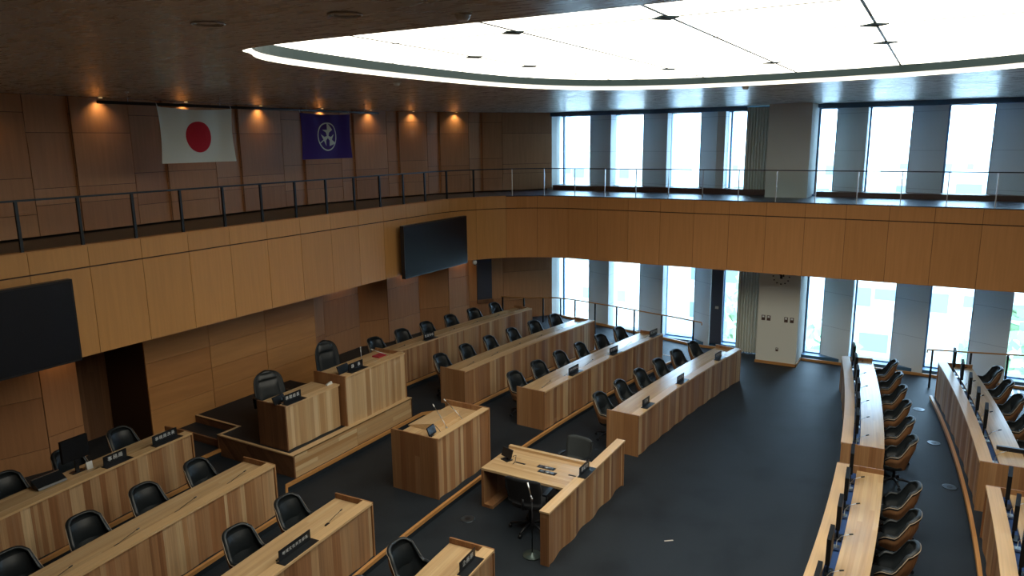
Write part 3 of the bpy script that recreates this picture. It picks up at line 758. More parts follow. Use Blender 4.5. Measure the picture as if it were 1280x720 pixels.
def make_tub_chair():
    r = empty('tub_chair')
    O = tub_shell(); I = tub_shell(inner=.014)
    # wooden outer shell
    mb = MB()
    Ow = [row for row in O[:]]
    mb.grid([list(reversed(x)) for x in Ow]); mb.build('wooden_shell', 'bent', r)
    # leather lining with rolled rim
    mb = MB()
    I2 = tub_shell(inner=.055); nth = len(I2[0])
    rim = []
    top = O[-1]; it = I2[-1]
    G = [list(x) for x in I2]
    roll = []
    for s_ in range(5):
        a = PI * s_ / 4; row = []
        for k in range(nth):
            c = (top[k] + it[k]) / 2; d = (top[k] - it[k]) / 2 * 1.15
            row.append(c - d * math.cos(a) + Vector((0, 0, .026 * math.sin(a) + .002)))
        roll.append(row)
    outl = [[p * 1.0 + Vector((0, 0, -.03)) for p in roll[-1]]]
    mb.grid(G + roll + outl)
    mb.grid([[G[j][0] for j in range(10)], [O[j][0] for j in range(10)]]); mb.grid([[O[j][-1] for j in range(10)], [G[j][-1] for j in range(10)]])
    lin = mb.build('leather_lining', 'leather', r)
    mb = MB(); mb.tube([p + Vector((0, 0, .002)) + (p - Vector((0, 0, p.z))).normalized() * .003 for p in O[-1]], .006, 6); mb.build('piping', 'piping', r)
    # inset back cushion
    mb = MB(); C = []
    for iv in range(7):
        v = .30 + .58 * iv / 6; row = []
        for k in range(11):
            u = k / 10; lim = 58 * (1 - .22 * max(0, (iv - 4) / 2))
            th = math.radians(-lim + 2 * lim * u)
            edge = min(1, 3 * min(u, 1 - u, iv / 6 + .02, 1 - iv / 6 + .0))
            rr = .238 - .022 * max(0, edge) + .0
            z = .36 + .615 * v ** .9
            row.append(Vector(((rr + .01) * math.copysign(abs(math.sin(th)) ** .85, math.sin(th)), (rr - .03) * math.cos(th) - .02 + .09 * v - .012 * edge, z)))
        C.append(row)
    mb.grid(C); mb.build('back_cushion', 'leather', lin)
    # seat cushion
    mb = MB(); prof = []
    for (s_, z) in ((.80, .34), (.98, .37), (1, .42), (.94, .445), (.7, .455), (.3, .46)):
        ring = []
        for k in range(28):
            a = 2 * PI * k / 28; c, sn = math.cos(a), math.sin(a)
            ring.append(Vector((.24 * s_ * math.copysign(abs(c) ** .7, c), -.07 + .235 * s_ * math.copysign(abs(sn) ** .7, sn), z)))
        prof.append(ring)
    mb.grid(prof, closed=True); mb.face(prof[-1], smooth=True); mb.face(list(reversed(prof[0])))
    mb.build('seat', 'leather', r)
    mb = MB(); mb.lathe([(.13, .335), (.14, .36), (.05, .362)], n=14); mb.tube([(0, 0, .1), (0, 0, .345)], .028, 10); mb.build('column', 'blackmetal', r)
    mb = MB()
    for k in range(5):
        a = 2 * PI * k / 5 + .3; c, s_ = math.cos(a), math.sin(a)
        mb.tube([(0, 0, .115), (.15 * c, .15 * s_, .105), (.29 * c, .29 * s_, .075)], [.03, .024, .016], 8)
    mb.lathe([(.045, .09), (.045, .14)], n=12); sb_ = mb.build('star_base', 'blackmetal', r)
    for k in range(5):
        a = 2 * PI * k / 5 + .3; c, s_ = math.cos(a) * .29, math.sin(a) * .29
        mb = MB(); mb.tube([(c - .02, s_, .03), (c + .02, s_, .03)], .03, 10); mb.build('caster', 'plastic', sb_)
    return r
def make_exec_chair(h, w):
    "padded high-back armchair; front faces -y"
    r = empty('executive_chair')
    mb = MB()
    G = []
    nu, nv = 21, 25
    def P(u, v, side):
        hw = w * (1 - .18 * v ** 3) ; x = (2 * u - 1)
        corner = 1.0
        z = .46 + (h - .46) * v
        lim = max(0, 1 - ((v - .62) / .38) ** 3.2) ** .42 if v > .62 else 1
        X = x * hw * max(lim, .02)
        edge = min(1, 5 * min(u, 1 - u, (1 - v) + .0, v + .2))
        y = .24 + .16 * v - .05 * (1 - x * x) * 0 + (-(.035 + .03 * edge) if side < 0 else .05 * edge)
        y -= .10 * (abs(x) ** 3) * (1 - v * .5) if side < 0 else .08 * abs(x) ** 3
        return Vector((X, y, z))
    for side in (-1, 1):
        GG = [[P(i / (nu - 1), math.sin(PI / 2 * j / (nv - 1)), side) for i in range(nu)] for j in range(nv)]
        if side > 0: GG = [list(reversed(q)) for q in GG]
        mb.grid(GG)
    a = [P(0, math.sin(PI / 2 * j / (nv - 1)), -1) for j in range(nv)]; b = [P(0, math.sin(PI / 2 * j / (nv - 1)), 1) for j in range(nv)]
    mb.grid([a, b]); a = [P(1, math.sin(PI / 2 * j / (nv - 1)), -1) for j in range(nv)]; b = [P(1, math.sin(PI / 2 * j / (nv - 1)), 1) for j in range(nv)]; mb.grid([b, a])
    mb.grid([[P(i / (nu - 1), 1, -1) for i in range(nu)], [P(i / (nu - 1), 1, 1) for i in range(nu)]])
    br_ = mb.build('backrest', 'leather', r)
    # inner padded panel and headrest
    for (nm, v0, v1) in (('back_cushion', .08, .68), ('headrest', .71, .93)):
        mb = MB(); GG = []
        for j in range(9):
            row = []
            for i in range(13):
                u, v = i / 12, j / 8; e = min(1, 4 * min(u, 1 - u, v, 1 - v))
                p = P(.16 + .68 * u, v0 + (v1 - v0) * v, -1); p.y -= .03 * math.sqrt(max(e, 0)); row.append(p)
            GG.append(row)
        mb.grid(GG); mb.build(nm, 'leather', br_)
    mb = MB(); mb.obox((0, -.02), 0, w * .85, .26, .38, .5); mb.build('seat', 'leather', r)
    for s_ in (-1, 1):
        mb = MB(); mb.tube([(s_ * w, .2, .42), (s_ * (w + .03), .18, .66), (s_ * (w + .03), -.1, .68), (s_ * w, -.16, .6), (s_ * w, -.14, .42)], .03, 8); mb.build('armrest', 'leather', r)
    mb = MB(); mb.tube([(0, 0, .1), (0, 0, .39)], .03, 10); mb.build('column', 'blackmetal', r)
    mb = MB()
    for k in range(5):
        a = 2 * PI * k / 5; mb.tube([(0, 0, .11), (.32 * math.cos(a), .32 * math.sin(a), .05)], [.03, .02], 8)
    mb.build('star_base', 'blackmetal', r)
    return r
def make_task_chair(mat):
    r = empty('task_chair')
    mb = MB(); GG = []
    for sd in (0, .03):
        GG = []
        for j in range(9):
            v = j / 8; row = []
            for i in range(13):
                x = (i / 12 * 2 - 1); hw = .29 * (1 - .08 * v - (.12 * (1 - v) if v < .5 else 0))
                row.append(Vector((x * hw, .22 + .09 * v - .06 * x * x * -1 * .0 - .05 * abs(x) ** 2 + sd, .52 + .43 * v - .03 * abs(x) ** 6 * (v > .9))))
            GG.append(row if sd == 0 else list(reversed(row)))
        mb.grid(GG)
        if sd == 0: A = GG
        else: B = [list(reversed(q)) for q in GG]
    for k in (0, -1): mb.grid([[q[k] for q in A], [q[k] for q in B]])
    mb.grid([A[-1], B[-1]]); mb.grid([A[0], B[0]])
    mb.build('backrest', mat, r)
    mb = MB(); prof = []
    for (s_, z) in ((.9, .42), (1, .44), (1, .48), (.9, .50)):
        prof.append([Vector((.235 * s_ * math.copysign(abs(math.cos(a)) ** .5, math.cos(a)), .22 * s_ * math.copysign(abs(math.sin(a)) ** .5, math.sin(a)), z)) for a in [2 * PI * k / 28 for k in range(28)]])
    mb.grid(prof, closed=True); mb.face(prof[-1]); mb.face(list(reversed(prof[0]))); mb.build('seat', mat, r)
    mb = MB(); mb.tube([(0, .18, .42), (0, .27, .46), (0, .27, .62)], .022, 8); mb.build('back_stem', 'blackmetal', r)
    for s_ in (-1, 1):
        mb = MB(); mb.tube([(s_ * .22, .05, .44), (s_ * .28, .05, .5), (s_ * .28, .05, .64)], .014, 8); mb.obox((s_ * .28, .0), 0, .035, .13, .64, .67); mb.build('armrest', 'plastic', r)
    mb = MB(); mb.tube([(0, 0, .1), (0, 0, .43)], .026, 10); mb.build('column', 'blackmetal', r)
    mb = MB()
    for k in range(5):
        a = 2 * PI * k / 5 + .2; mb.tube([(0, 0, .12), (.3 * math.cos(a), .3 * math.sin(a), .07)], [.026, .016], 8)
    mb.build('star_base', 'blackmetal', r)
    for k in range(5):
        a = 2 * PI * k / 5 + .2; c, s_ = .3 * math.cos(a), .3 * math.sin(a)
        mb = MB(); mb.tube([(c - .02, s_, .03), (c + .02, s_, .03)], .03, 10); mb.build('caster', 'plastic', r)
    return r
tub0 = make_tub_chair(); tub_used = [False]
def place_tub(x, y, z, rz, label, group):
    if not tub_used[0]:
        o = tub0; o.location = (x, y, z); o.rotation_euler = (0, 0, rz); tub_used[0] = True
    else: o = copy_tree(tub0, (x, y, z), rz)
    return tag(o, label, 'chair', group)

# ------------------------------------------------------------------ gooseneck microphone, monitor, name plate
def make_mic():
    r = empty('gooseneck_microphone')
    mb = MB(); mb.obox((0, 0), 0, .035, .03, 0, .018); mb.build('base', 'plastic', r)
    mb = MB(); mb.tube([(0, 0, .015), (.05, 0, .035), (.2, 0, .05), (.34, 0, .06)], .004, 6); mb.build('stem', 'blackmetal', r)
    mb = MB(); mb.tube([(.33, 0, .06), (.38, 0, .062)], .009, 8); mb.build('capsule', 'plastic', r)
    return r
def make_upmic():
    r = empty('upright_microphone')
    mb = MB(); mb.obox((0, 0), 0, .05, .04, 0, .03); mb.build('base', 'chrome', r)
    mb = MB(); mb.tube([(0, 0, .03), (.0, 0, .12), (.0, -.05, .2), (.0, -.16, .26)], .005, 6); mb.build('stem', 'chrome', r)
    mb = MB(); mb.tube([(.0, -.15, .256), (.0, -.20, .275)], .011, 8); mb.build('capsule', 'plastic', r)
    return r
def make_monitor(w=.44, h=.37, zb=.22):
    r = empty('desk_monitor')
    mb = MB(); mb.box(-w / 2, w / 2, -.018, .036, zb, zb + h); cs_ = mb.build('casing', 'monitor', r)
    mb = MB(); mb.box(-w / 2 + .012, w / 2 - .012, -.021, -.017, zb + .02, zb + h - .012); mb.build('display', 'screen', cs_)
    mb = MB(); mb.box(-.03, .03, .0, .03, .01, zb + .05); mb.box(-.1, .1, -.05, .07, 0, .012); mb.build('stand', 'plastic', r)
    return r
mic0, upm0, mon0 = make_mic(), make_upmic(), make_monitor()
used = {}
def place(proto, x, y, z, rz, label, cat, group):
    if id(proto) not in used: used[id(proto)] = 1; o = proto; o.location = (x, y, z); o.rotation_euler = (0, 0, rz)
    else: o = copy_tree(proto, (x, y, z), rz)
    return tag(o, label, cat, group)
def nameplate(x, y, z, w, body, rz, label, h=.165):
    "front face looks towards local -y; foot rests on the ledge"
    r = empty('name_plate', (x, y, z), rz); tag(r, label, 'name plate', 'black name plates on the desks')
    mb = MB(); mb.box(-w / 2, w / 2, -.0, .008, .0, h, (1, 0, 0)); mb.build('upright', 'plastic', r)
    mb = MB(); mb.box(-w / 2 - .03, w / 2 + .03, -.12, .03, -.0, .008, (1, 0, 0)); mb.build('foot', 'plastic', r)
    n = len(body); sz = min(.075, w * .8 / n / 1.25)
    me = text_mesh(body, sz * 1.12); me.materials.clear(); me.materials.append(M['white'])
    t = bpy.data.objects.new('lettering', me); COL.objects.link(t); t.parent = r
    t.location = (0, -.003, h * .56); t.rotation_euler = (PI / 2, 0, 0)
    t['label'] = 'white characters'
    return r

# ------------------------------------------------------------------ desks
def make_desk(name, arc, t0, t1, zb, label, group, depth=.72, hgt=.91, ledge=.17, trough=.03, plankmat='plank', endmat='end', topmat='top', troughmat='seam', end0=True, end1=True, over=.015, dtop=None, seed=0, front_h=None):
    rnd = random.Random(seed)
    cx, cy = arc.pt((t0 + t1) / 2, depth / 2)
    o = Vector((cx, cy, zb)); r = empty(name, o); tag(r, label, 'desk', group)
    zt = zb + hgt; zd = zt - .085 if dtop is None else zb + dtop
    # front planks
    mb = MB(); t = t0 + .03; ph = rnd.random() * 6
    while t < t1 - .031:
        w = rnd.choice([.045, .06, .08, .10, .12, .15]); tb = min(t + w, t1 - .03)
        oa = .012 + .013 * math.sin(t * 9 + ph); ob = .012 + .013 * math.sin(tb * 9 + ph)
        A = [arc.pt(t, oa), arc.pt(tb, ob), arc.pt(tb, .045), arc.pt(t, .045)]
        if arc.sg < 0: A = [A[1], A[0], A[3], A[2]]
        mb.hexa([(*p, zb + .004) for p in A], [(*p, zt - .035) for p in A], (0, 0, 1), rnd.random())
        t = tb
    mb.build('front_panel', plankmat, r, o)
    mb = MB(); sweep(mb, arc, t0 + (.03 if end0 else 0), t1 - (.03 if end1 else 0), -over, ledge, zt - .035, zt); mb.build('ledge', 'ledge', r, o)
    mb = MB(); sweep(mb, arc, t0 + .03, t1 - .03, ledge + trough, depth, zd - .035, zd); mb.build('desktop', topmat, r, o)
    mb = MB(); sweep(mb, arc, t0 + .03, t1 - .03, .05, ledge + trough + .02, zd - .13, zd - .06); sweep(mb, arc, t0 + .03, t1 - .03, ledge - .02, ledge, zd - .07, zt - .034); mb.build('cable_trough', troughmat, r, o)
    for (tt, on) in ((t0, end0), (t1 - .03, end1)):
        if not on: continue
        mb = MB(); sweep(mb, arc, tt, tt + .03, -.005, depth, zb, zt, grain='z'); mb.build('end_board', endmat, r, o)
    mb = MB(); sweep(mb, arc, t0 + .03, t1 - .03, depth * .55, depth * .55 + .03, zb + .3, zd - .034, grain='z'); mb.build('modesty_board', endmat, r, o)
    return r
W0, W1 = 2.85, 8.87
names = {4: 'front', 3: 'second', 2: 'third', 1: 'back'}
zrow = {4: 0, 3: .15, 2: .30, 1: .45}
for k in (4, 3, 2, 1):
    make_desk('officials_desk', rowD[k], W0, W1, zrow[k], 'long curved plank-fronted desk towards the windows, %s row of the right wing' % names[k], 'curved officials desks', seed=k, trough=.03 if k == 4 else .012)
    make_desk('officials_desk', rowD[k], -W1, -W0, zrow[k], 'long curved plank-fronted desk on the left of the dais, %s row of the left wing' % names[k], 'curved officials desks', seed=k + 10, trough=.03 if k in (3, 4) else .012)
    for i in range(6):
        for sgn in (1, -1):
            if sgn < 0 and (i > (4 if k == 1 else 3 if k < 3 else 1)): continue
            dx = sgn * (3.43 + i); a = rowD[k].ang(dx)
            x, y = rowD[k].pt(dx, .98)
            jit = random.uniform(-.12, .12)
            wing = 'right-wing' if sgn > 0 else 'left-wing'
            where = ordn(i, 6, 'the aisle end', 'the window end') if sgn > 0 else (ORD[i] + ' from the aisle' if i else 'nearest the aisle')
            place_tub(x, y, zrow[k], a + jit, 'black leather tub chair in the %s %s row, %s' % (wing, names[k], where), 'tub chairs behind the officials desks')
            if k != 4 and not (k == 1 and sgn < 0) :
                mx, my = rowD[k].pt(dx - .15, .27)
                place(mic0, mx, my, zrow[k] + .826, a + .1, 'folded black gooseneck microphone on the %s %s desk, %s' % (wing, names[k], where), 'microphone', 'desk microphones')
# name plates on the officials' desks
def plate_on(arc, dx, zb, w, body, label): 
    x, y = arc.pt(dx, .12); nameplate(x, y, zb + .911, w, body, arc.ang(dx), label)
plate_on(rowD[4], 14.21 - AX, 0, .36, '区長', 'black name plate on the right-wing front desk, nearest the aisle')
plate_on(rowD[4], 16.1 - AX, 0, .40, '副区長', 'black name plate in the middle of the right-wing front desk')
plate_on(rowD[4], 18.37 - AX, 0, .40, '教育長', 'black name plate on the right-wing front desk, nearest the windows')
plate_on(rowD[3], 15.09 - AX, .15, .46, '危機管理室長', 'black name plate on the right-wing second desk, nearest the aisle')
plate_on(rowD[3], 17.08 - AX, .15, .42, '総務部長', 'black name plate in the middle of the right-wing second desk')
plate_on(rowD[3], 19.25 - AX, .15, .42, '区民部長', 'black name plate on the right-wing second desk, nearest the windows')
plate_on(rowD[1], 15.08 - AX, .45, .42, '監査委員', 'black name plate with four characters on the back desk right of the dais')
plate_on(rowD[4], 7.32 - AX, 0, .42, '企画部', 'black name plate with three characters at the bottom edge desk end')
plate_on(rowD[3], 6.28 - AX, .15, .62, '地域文化共生部長', 'wide black name plate with eight characters on the left-wing second desk')
plate_on(rowD[1], 6.41 - AX, .45, .42, '事務局', 'black name plate reading three characters on the left back desk')
plate_on(rowD[1], 7.37 - AX, .45, .50, '事務局次長', 'black name plate with five characters at the dais end of the left back desk')
# things on the left back desk
o = place(mon0, 5.98, 11.78, .45 + .826, PI + .05, 'dark desk monitor seen from behind on the left back desk', 'monitor', 'desk monitors')
t = empty('document_tray', (5.5, 11.66, 1.29), .04); tag(t, 'low black tray propped on the left end of the left back desk', 'tray')
mb = MB(); mb.hexa([(-.22, -.08, 0), (.22, -.08, 0), (.22, .12, 0), (-.22, .12, 0)], [(-.22, -.06, .03), (.22, -.06, .03), (.22, .12, .13), (-.22, .12, .13)]); mb.build('body', 'plastic', t)
mb = MB(); mb.box(-.21, .21, .1, .125, .13, .137); mb.build('rim', 'chrome', t)
for (x, y, l) in ((6.15, 11.72, 'small white upright card beside the monitor on the left back desk'), (6.68, 11.70, 'small white upright card right of the three-character plate')):
    t = empty('paper_card', (x, y, 1.276)); tag(t, l, 'card'); mb = MB(); mb.hexa([(-.05, -.03, 0), (.05, -.03, 0), (.05, .03, 0), (-.05, .03, 0)], [(-.05, -.005, .12), (.05, -.005, .12), (.05, .005, .12), (-.05, .005, .12)]); mb.build('folded_card', 'paper', t)

# councillors' desks
A_blocks = [(rowA, 3.38, 9.42, 'first councillor row, window block', 0), (rowA, -2.5, 2.45, 'first councillor row, near block', 0), (rowB, 3.28, 9.42, 'second councillor row, window block', .15), (rowB, -2.5, 2.32, 'second councillor row, near block', .15)]
for bi, (arc, t0, t1, lab, zb) in enumerate(A_blocks):
    make_desk('councillor_desk', arc, t0, t1, zb, 'curved councillor desk with bluish cable trough coloured for reflected sky, ' + lab, 'curved councillor desks', depth=.72, ledge=.18, trough=.125, troughmat='skytray', seed=40 + bi)
    n = 6 if t0 > 0 else 5
    for i in range(n):
        dx = (t1 - .52 - (1.0 if n == 6 else .97) * i) if n == 6 else (t1 - .45 - i)
        a = arc.ang(dx) + PI
        x, y = arc.pt(dx + (.2 - .02 * i if n == 6 else -.09), .93)
        where = ordn(i, n, 'the windows', 'the gap') if n == 6 else (ORD[i] + ' from the gap' if i else 'nearest the gap')
        if not (bi == 3):
            if not (bi == 2 and i > 4):
                place_tub(x, y, zb, a + random.uniform(-.06, .06), 'wooden-shelled black tub chair at the %s, %s' % (lab, where), 'tub chairs behind the councillor desks')
        mx, my = arc.pt(dx, .235)
        if not (bi == 2 and i == 5):
            place(mon0, mx, my, zb + .79, a + PI + (-.13 if zb else .03), 'thin black desk monitor edge-on at the %s, %s' % (lab, where), 'monitor', 'desk monitors')
        mx, my = arc.pt(dx - .32, .245)
        place(upm0, mx, my, zb + .79, a + PI, 'silver microphone in the trough, %s, %s' % (lab, where), 'microphone', 'trough microphones')
t = empty('desk_console', (14.93, -1.57, .975), PI / 2 + .06); tag(t, 'long narrow black device lying across the end of the second councillor row desk', 'device')
mb = MB(); mb.box(-.24, .24, -.03, .03, .01, .07); mb.build('body', 'plastic', t)
mb = MB(); mb.box(-.2, .2, -.045, .045, 0, .012); mb.build('foot', 'blackmetal', t)

# ------------------------------------------------------------------ dais
dz = .75
P = [(8.97, 10.03), (12.5, 10.03), (12.5, 12.1), (12.1, 12.1), (12.1, 13.49), (9.45, 13.49), (9.45, 12.13), (8.97, 12.13)]
ds = empty('dais', (10.7, 11.5, .15)); tag(ds, 'raised timber-sided dais platform with dark carpet top below the feature wall', 'platform')
do = Vector((10.7, 11.5, .15))
mb = MB(); mb.prism([(x, y) for x, y in P], .45, dz - .005); mb.build('carpet_top', 'carpet', ds, do)
mb = MB()
def board(a, b, z0, z1, th, g, tone, mat=None):
    a = Vector(a); b = Vector(b); t = (b - a).normalized(); nrm = Vector((t.y, -t.x))
    mb.hexa([(*(a + nrm * th), z0), (*(b + nrm * th), z0), (*b, z0), (*a, z0)], [(*(a + nrm * th), z1), (*(b + nrm * th), z1), (*b, z1), (*a, z1)], g, tone)
board((8.97, 10.05), (10.68, 10.05), .15, dz, .04, (1, 0, 0), .1); board((10.685, 10.05), (12.52, 10.05), .15, dz, .04, (1, 0, 0), .6)
mb.build('front_board', 'dais', ds, do)
mb = MB()
pass
for a, b in (((8.97, 12.13), (8.97, 10.01)), ((9.45, 12.13), (8.93, 12.13)), ((9.45, 13.49), (9.45, 12.1)), ((12.5, 10.01), (12.5, 12.1)), ((12.5, 12.1), (12.1, 12.1)), ((12.1, 12.1), (12.1, 13.49))):
    mb = MB(); board(a, b, .3, dz, .03, (1, 0, 0), .3); mb.build('side_board', 'darkend', ds, do)
mb = MB(); mb.box(8.93, 12.54, 10.01, 10.16, dz - .02, dz + .004, (1, 0, 0)); mb.box(8.93, 8.99, 10.16, 12.13, dz - .02, dz + .004, (0, 1, 0)); mb.box(8.93, 9.48, 12.10, 12.16, dz - .02, dz + .004, (1, 0, 0)); mb.box(9.42, 9.48, 12.16, 13.49, dz - .02, dz + .004, (0, 1, 0)); mb.build('edge_trim', 'ledge', ds, do)
# intermediate steps
st = empty('dais_step', (9.0, 12.8, .45)); tag(st, 'low carpeted step with brown edge left of the dais platform', 'step')
mb = MB(); mb.box(9.02, 9.42, 12.16, 13.49, .45, .595); mb.build('tread', 'carpet', st, (9.0, 12.8, .45))
mb = MB(); mb.box(8.98, 9.02, 12.16, 13.49, .45, .6, (0, 1, 0)); mb.build('edge_board', 'darkend', st, (9.0, 12.8, .45))
# dais desks: straight "arcs" of huge radius
class Line:
    sg = 1
    def __init__(s, Y0): s.Y0 = Y0
    def pt(s, dx, off=0.0): return (AX + dx, s.Y0 + off)
    def ang(s, dx): return 0
make_desk('secretary_desk', Line(10.26), 9.04 - AX, 10.515 - AX, dz, 'lower plank-fronted desk at the left half of the dais', None, depth=.76, hgt=.90, plankmat='daisplank', endmat='darkend', dtop=.84, trough=.005, seed=71, end1=False, over=.0)
make_desk('chairman_desk', Line(10.12), 10.52 - AX, 12.5 - AX, dz, 'taller plank-fronted desk at the right half of the dais', None, depth=.86, hgt=1.08, plankmat='daisplank', endmat='end', seed=72, dtop=1.0, trough=.005)
nameplate(9.34, 10.36, dz + .905, .44, '事務局長', 0, 'black name plate with four characters on the lower dais desk')
nameplate(11.0, 10.24, dz + 1.085, .44, '議　長', 0, 'black name plate with two characters on the taller dais desk')
ec = make_exec_chair(1.36, .31); ec.location = (11.55, 11.42, dz); ec.rotation_euler = (0, 0, -.25); tag(ec, 'tall black leather executive chair behind the taller dais desk', 'chair')
ec2 = make_exec_chair(1.12, .33); ec2.location = (9.85, 11.45, dz); ec2.rotation_euler = (0, 0, -.3); tag(ec2, 'lower black leather executive chair behind the left dais desk', 'chair')
def small_monitor(x, y, z, rz, label, w=.26, h=.16, tilt=-.35):
    r = empty('small_monitor', (x, y, z), rz); tag(r, label, 'monitor')
    c, s_ = math.cos(tilt), math.sin(tilt)
    mb = MB()
    def T(yy, zz): return (yy * c - (zz) * s_ * -1 * -1, .07 + zz * c + yy * s_)
    pts = []
    for (yy, zz) in ((-.012, 0), (.012, 0), (.012, h), (-.012, h)):
        pts.append((yy + zz * math.tan(.35), .06 + zz))
    A = [(-w / 2, *pts[0]), (w / 2, *pts[0]), (w / 2, *pts[1]), (-w / 2, *pts[1])]; B = [(-w / 2, *pts[3]), (w / 2, *pts[3]), (w / 2, *pts[2]), (-w / 2, *pts[2])]
    mb.hexa(A, B); mb.build('casing', 'plastic', r)
    mb = MB(); mb.box(-.09, .09, -.06, .08, 0, .014); mb.tube([(0, .03, .01), (0, .04, .1)], .018, 8); mb.build('stand', 'plastic', r)
    mb = MB(); mb.tube([(w / 2, .05, .1), (w / 2 + .08, .06, .14), (w / 2 + .12, .0, .05), (w / 2 + .1, -.04, .01)], .006, 6); mb.build('cable', 'plastic', r)
small_monitor(10.78, 10.36, dz + 1.0 + .0, .1, 'small black monitor at the left end of the taller dais desk', .34, .16)
small_monitor(9.15, 10.5, dz + .84, .1, 'small black monitor at the left end of the lower dais desk', .3, .14)
def silver_mic(x, y, z, dx, dy, dzz, label):
    r = empty('silver_microphone', (x, y, z)); tag(r, label, 'microphone')
    mb = MB(); mb.lathe([(.025, 0), (.02, .015)], n=10); mb.build('base', 'chrome', r)
    mb = MB(); mb.tube([(0, 0, .01), (dx * .3, dy * .3, dzz * .35), (dx, dy, dzz)], .006, 6); mb.build('stem', 'chrome', r)
    mb = MB(); mb.tube([(dx * .93, dy * .93, dzz * .93), (dx * 1.04, dy * 1.04, dzz * 1.04)], .011, 8); mb.build('capsule', 'white', r)
silver_mic(11.75, 10.75, dz + 1.0, 0, .02, .3, 'upright silver microphone in the middle of the taller dais desk')
silver_mic(12.3, 10.4, dz + 1.0, -.35, .22, .22, 'slanting silver microphone at the right end of the taller dais desk')
t = empty('red_folder', (12.2, 10.62, dz + 1.0)); tag(t, 'small dark red folder near the right end of the taller dais desk', 'folder'); mb = MB(); mb.box(-.14, .12, -.1, .1, 0, .03); mb.build('cover', 'red', t); mb = MB(); mb.box(-.13, .125, -.095, .095, .008, .022); mb.build('pages', 'paper', t)
t = empty('paper_bundle', (10.4, 10.42, dz + .905)); tag(t, 'small white bundle at the right end of the lower dais desk', 'papers'); mb = MB(); mb.hexa([(-.1, -.03, 0), (.06, -.02, 0), (.08, .04, 0), (-.08, .05, 0)], [(-.08, -.02, .03), (.05, -.02, .05), (.06, .03, .05), (-.07, .03, .02)]); mb.build('crumpled_sheet', 'paper', t)

# ------------------------------------------------------------------ podium
pz = .15; o = Vector((10.7, 7.8, pz)); pd = empty('podium', o); tag(pd, 'tall plank-sided speaking podium with slatted front facing the councillors', 'podium')
x0, x1, y0, y1, zt = 9.80, 11.58, 7.30, 8.35, 1.32
rnd = random.Random(5); mb = MB(); t = x0 + .03; 
while t < x1 - .05:
    w = rnd.choice([.06, .09, .12, .15]); tb = min(t + w, x1 - .05); oa = .018 + .014 * math.sin(t * 9); ob = .018 + .014 * math.sin(tb * 9)
    mb.hexa([(t, y0 + oa, pz + .0), (tb, y0 + ob, pz + .0), (tb, y0 + .06, pz + .0), (t, y0 + .06, pz + .0)], [(t, y0 + oa, zt - .02), (tb, y0 + ob, zt - .02), (tb, y0 + .06, zt - .02), (t, y0 + .06, zt - .02)], (0, 0, 1), rnd.random()); t = tb
mb.build('front_panel', 'plank', pd, o)
mb = MB(); mb.box(x0, x0 + .03, y0, y1, pz, zt, (0, 0, 1)); mb.build('side_panel', 'end', pd, o)
mb = MB(); mb.box(x1 - .05, x1, y0, y1, pz, zt, (0, 0, 1), .4); mb.build('side_panel', 'end', pd, o)
mb = MB(); mb.box(x0 + .03, x1 - .05, y0 - .01, y0 + .14, zt - .02, zt, (1, 0, 0)); mb.build('ledge', 'ledge', pd, o)
mb = MB(); mb.box(x0 + .03, x1 - .05, y0 + .14, y1 - .1, zt - .13, zt - .10, (1, 0, 0)); mb.box(x0 + .03, x1 - .05, y0 + .12, y0 + .14, zt - .12, zt - .018, (1, 0, 0)); mb.build('desktop', 'top', pd, o)
mb = MB(); zq = zt - .10
mb.hexa([(10.25, 7.72, zq), (11.1, 7.72, zq), (11.1, 8.3, zq), (10.25, 8.3, zq)], [(10.25, 7.72, zq + .15), (11.1, 7.72, zq + .15), (11.1, 8.3, zq + .02), (10.25, 8.3, zq + .02)], (1, 0, 0), .2)
mb.build('reading_slope', 'ledge', pd, o)
mb = MB(); mb.box(x0 + .03, x1 - .05, y0 + .5, y0 + .53, pz + .3, zt - .13); mb.build('inner_board', 'end', pd, o)
silver_mic(10.52, 7.6, zq, .12, .38, .34, 'left slanting silver microphone on the podium')
silver_mic(11.0, 7.56, zq, -.02, .4, .34, 'right slanting silver microphone on the podium')
small_monitor(10.02, 7.55, zq, .15, 'small black monitor on the near corner of the podium', .26, .15)

# ------------------------------------------------------------------ stenographers' table
o = Vector((10.7, 5.6, 0)); sd = empty('stenographer_table', o); tag(sd, 'low pale shorthand writers table joined to a plank screen on the open floor', 'table')
mb = MB(); rnd = random.Random(9); t = 9.12
while t < 12.19:
    w = rnd.choice([.06, .08, .11, .14]); tb = min(t + w, 12.19); oa = 4.735 + .022 * math.sin(t * 8); ob = 4.735 + .022 * math.sin(tb * 8)
    mb.hexa([(t, oa, .0), (tb, ob, .0), (tb, 4.80, .0), (t, 4.80, .0)], [(t, oa, .89), (tb, ob, .89), (tb, 4.80, .89), (t, 4.80, .89)], (0, 0, 1), rnd.random()); t = tb
mb.build('screen_panel', 'plank', sd, o)
mb = MB(); mb.box(9.09, 9.12, 4.70, 4.85, 0, .89); mb.box(12.19, 12.22, 4.70, 4.85, 0, .89); mb.box(9.12, 12.19, 4.80, 4.83, 0, .89); mb.build('screen_edge', 'end', sd, o)
mb = MB(); mb.box(9.08, 12.23, 4.69, 4.86, .89, .92, (1, 0, 0)); mb.build('screen_cap', 'ledge', sd, o)
mb = MB(); mb.box(10.22, 11.28, 4.86, 6.65, .71, .75, (0, 1, 0)); mb.box(11.20, 11.28, 4.86, 6.65, .75, .80, (0, 1, 0)); mb.build('tabletop', 'top', sd, o)
mb = MB(); mb.box(10.22, 11.28, 6.60, 6.65, 0, .71); mb.box(10.22, 11.28, 6.42, 6.60, 0, .06); mb.build('end_leg', 'end', sd, o)
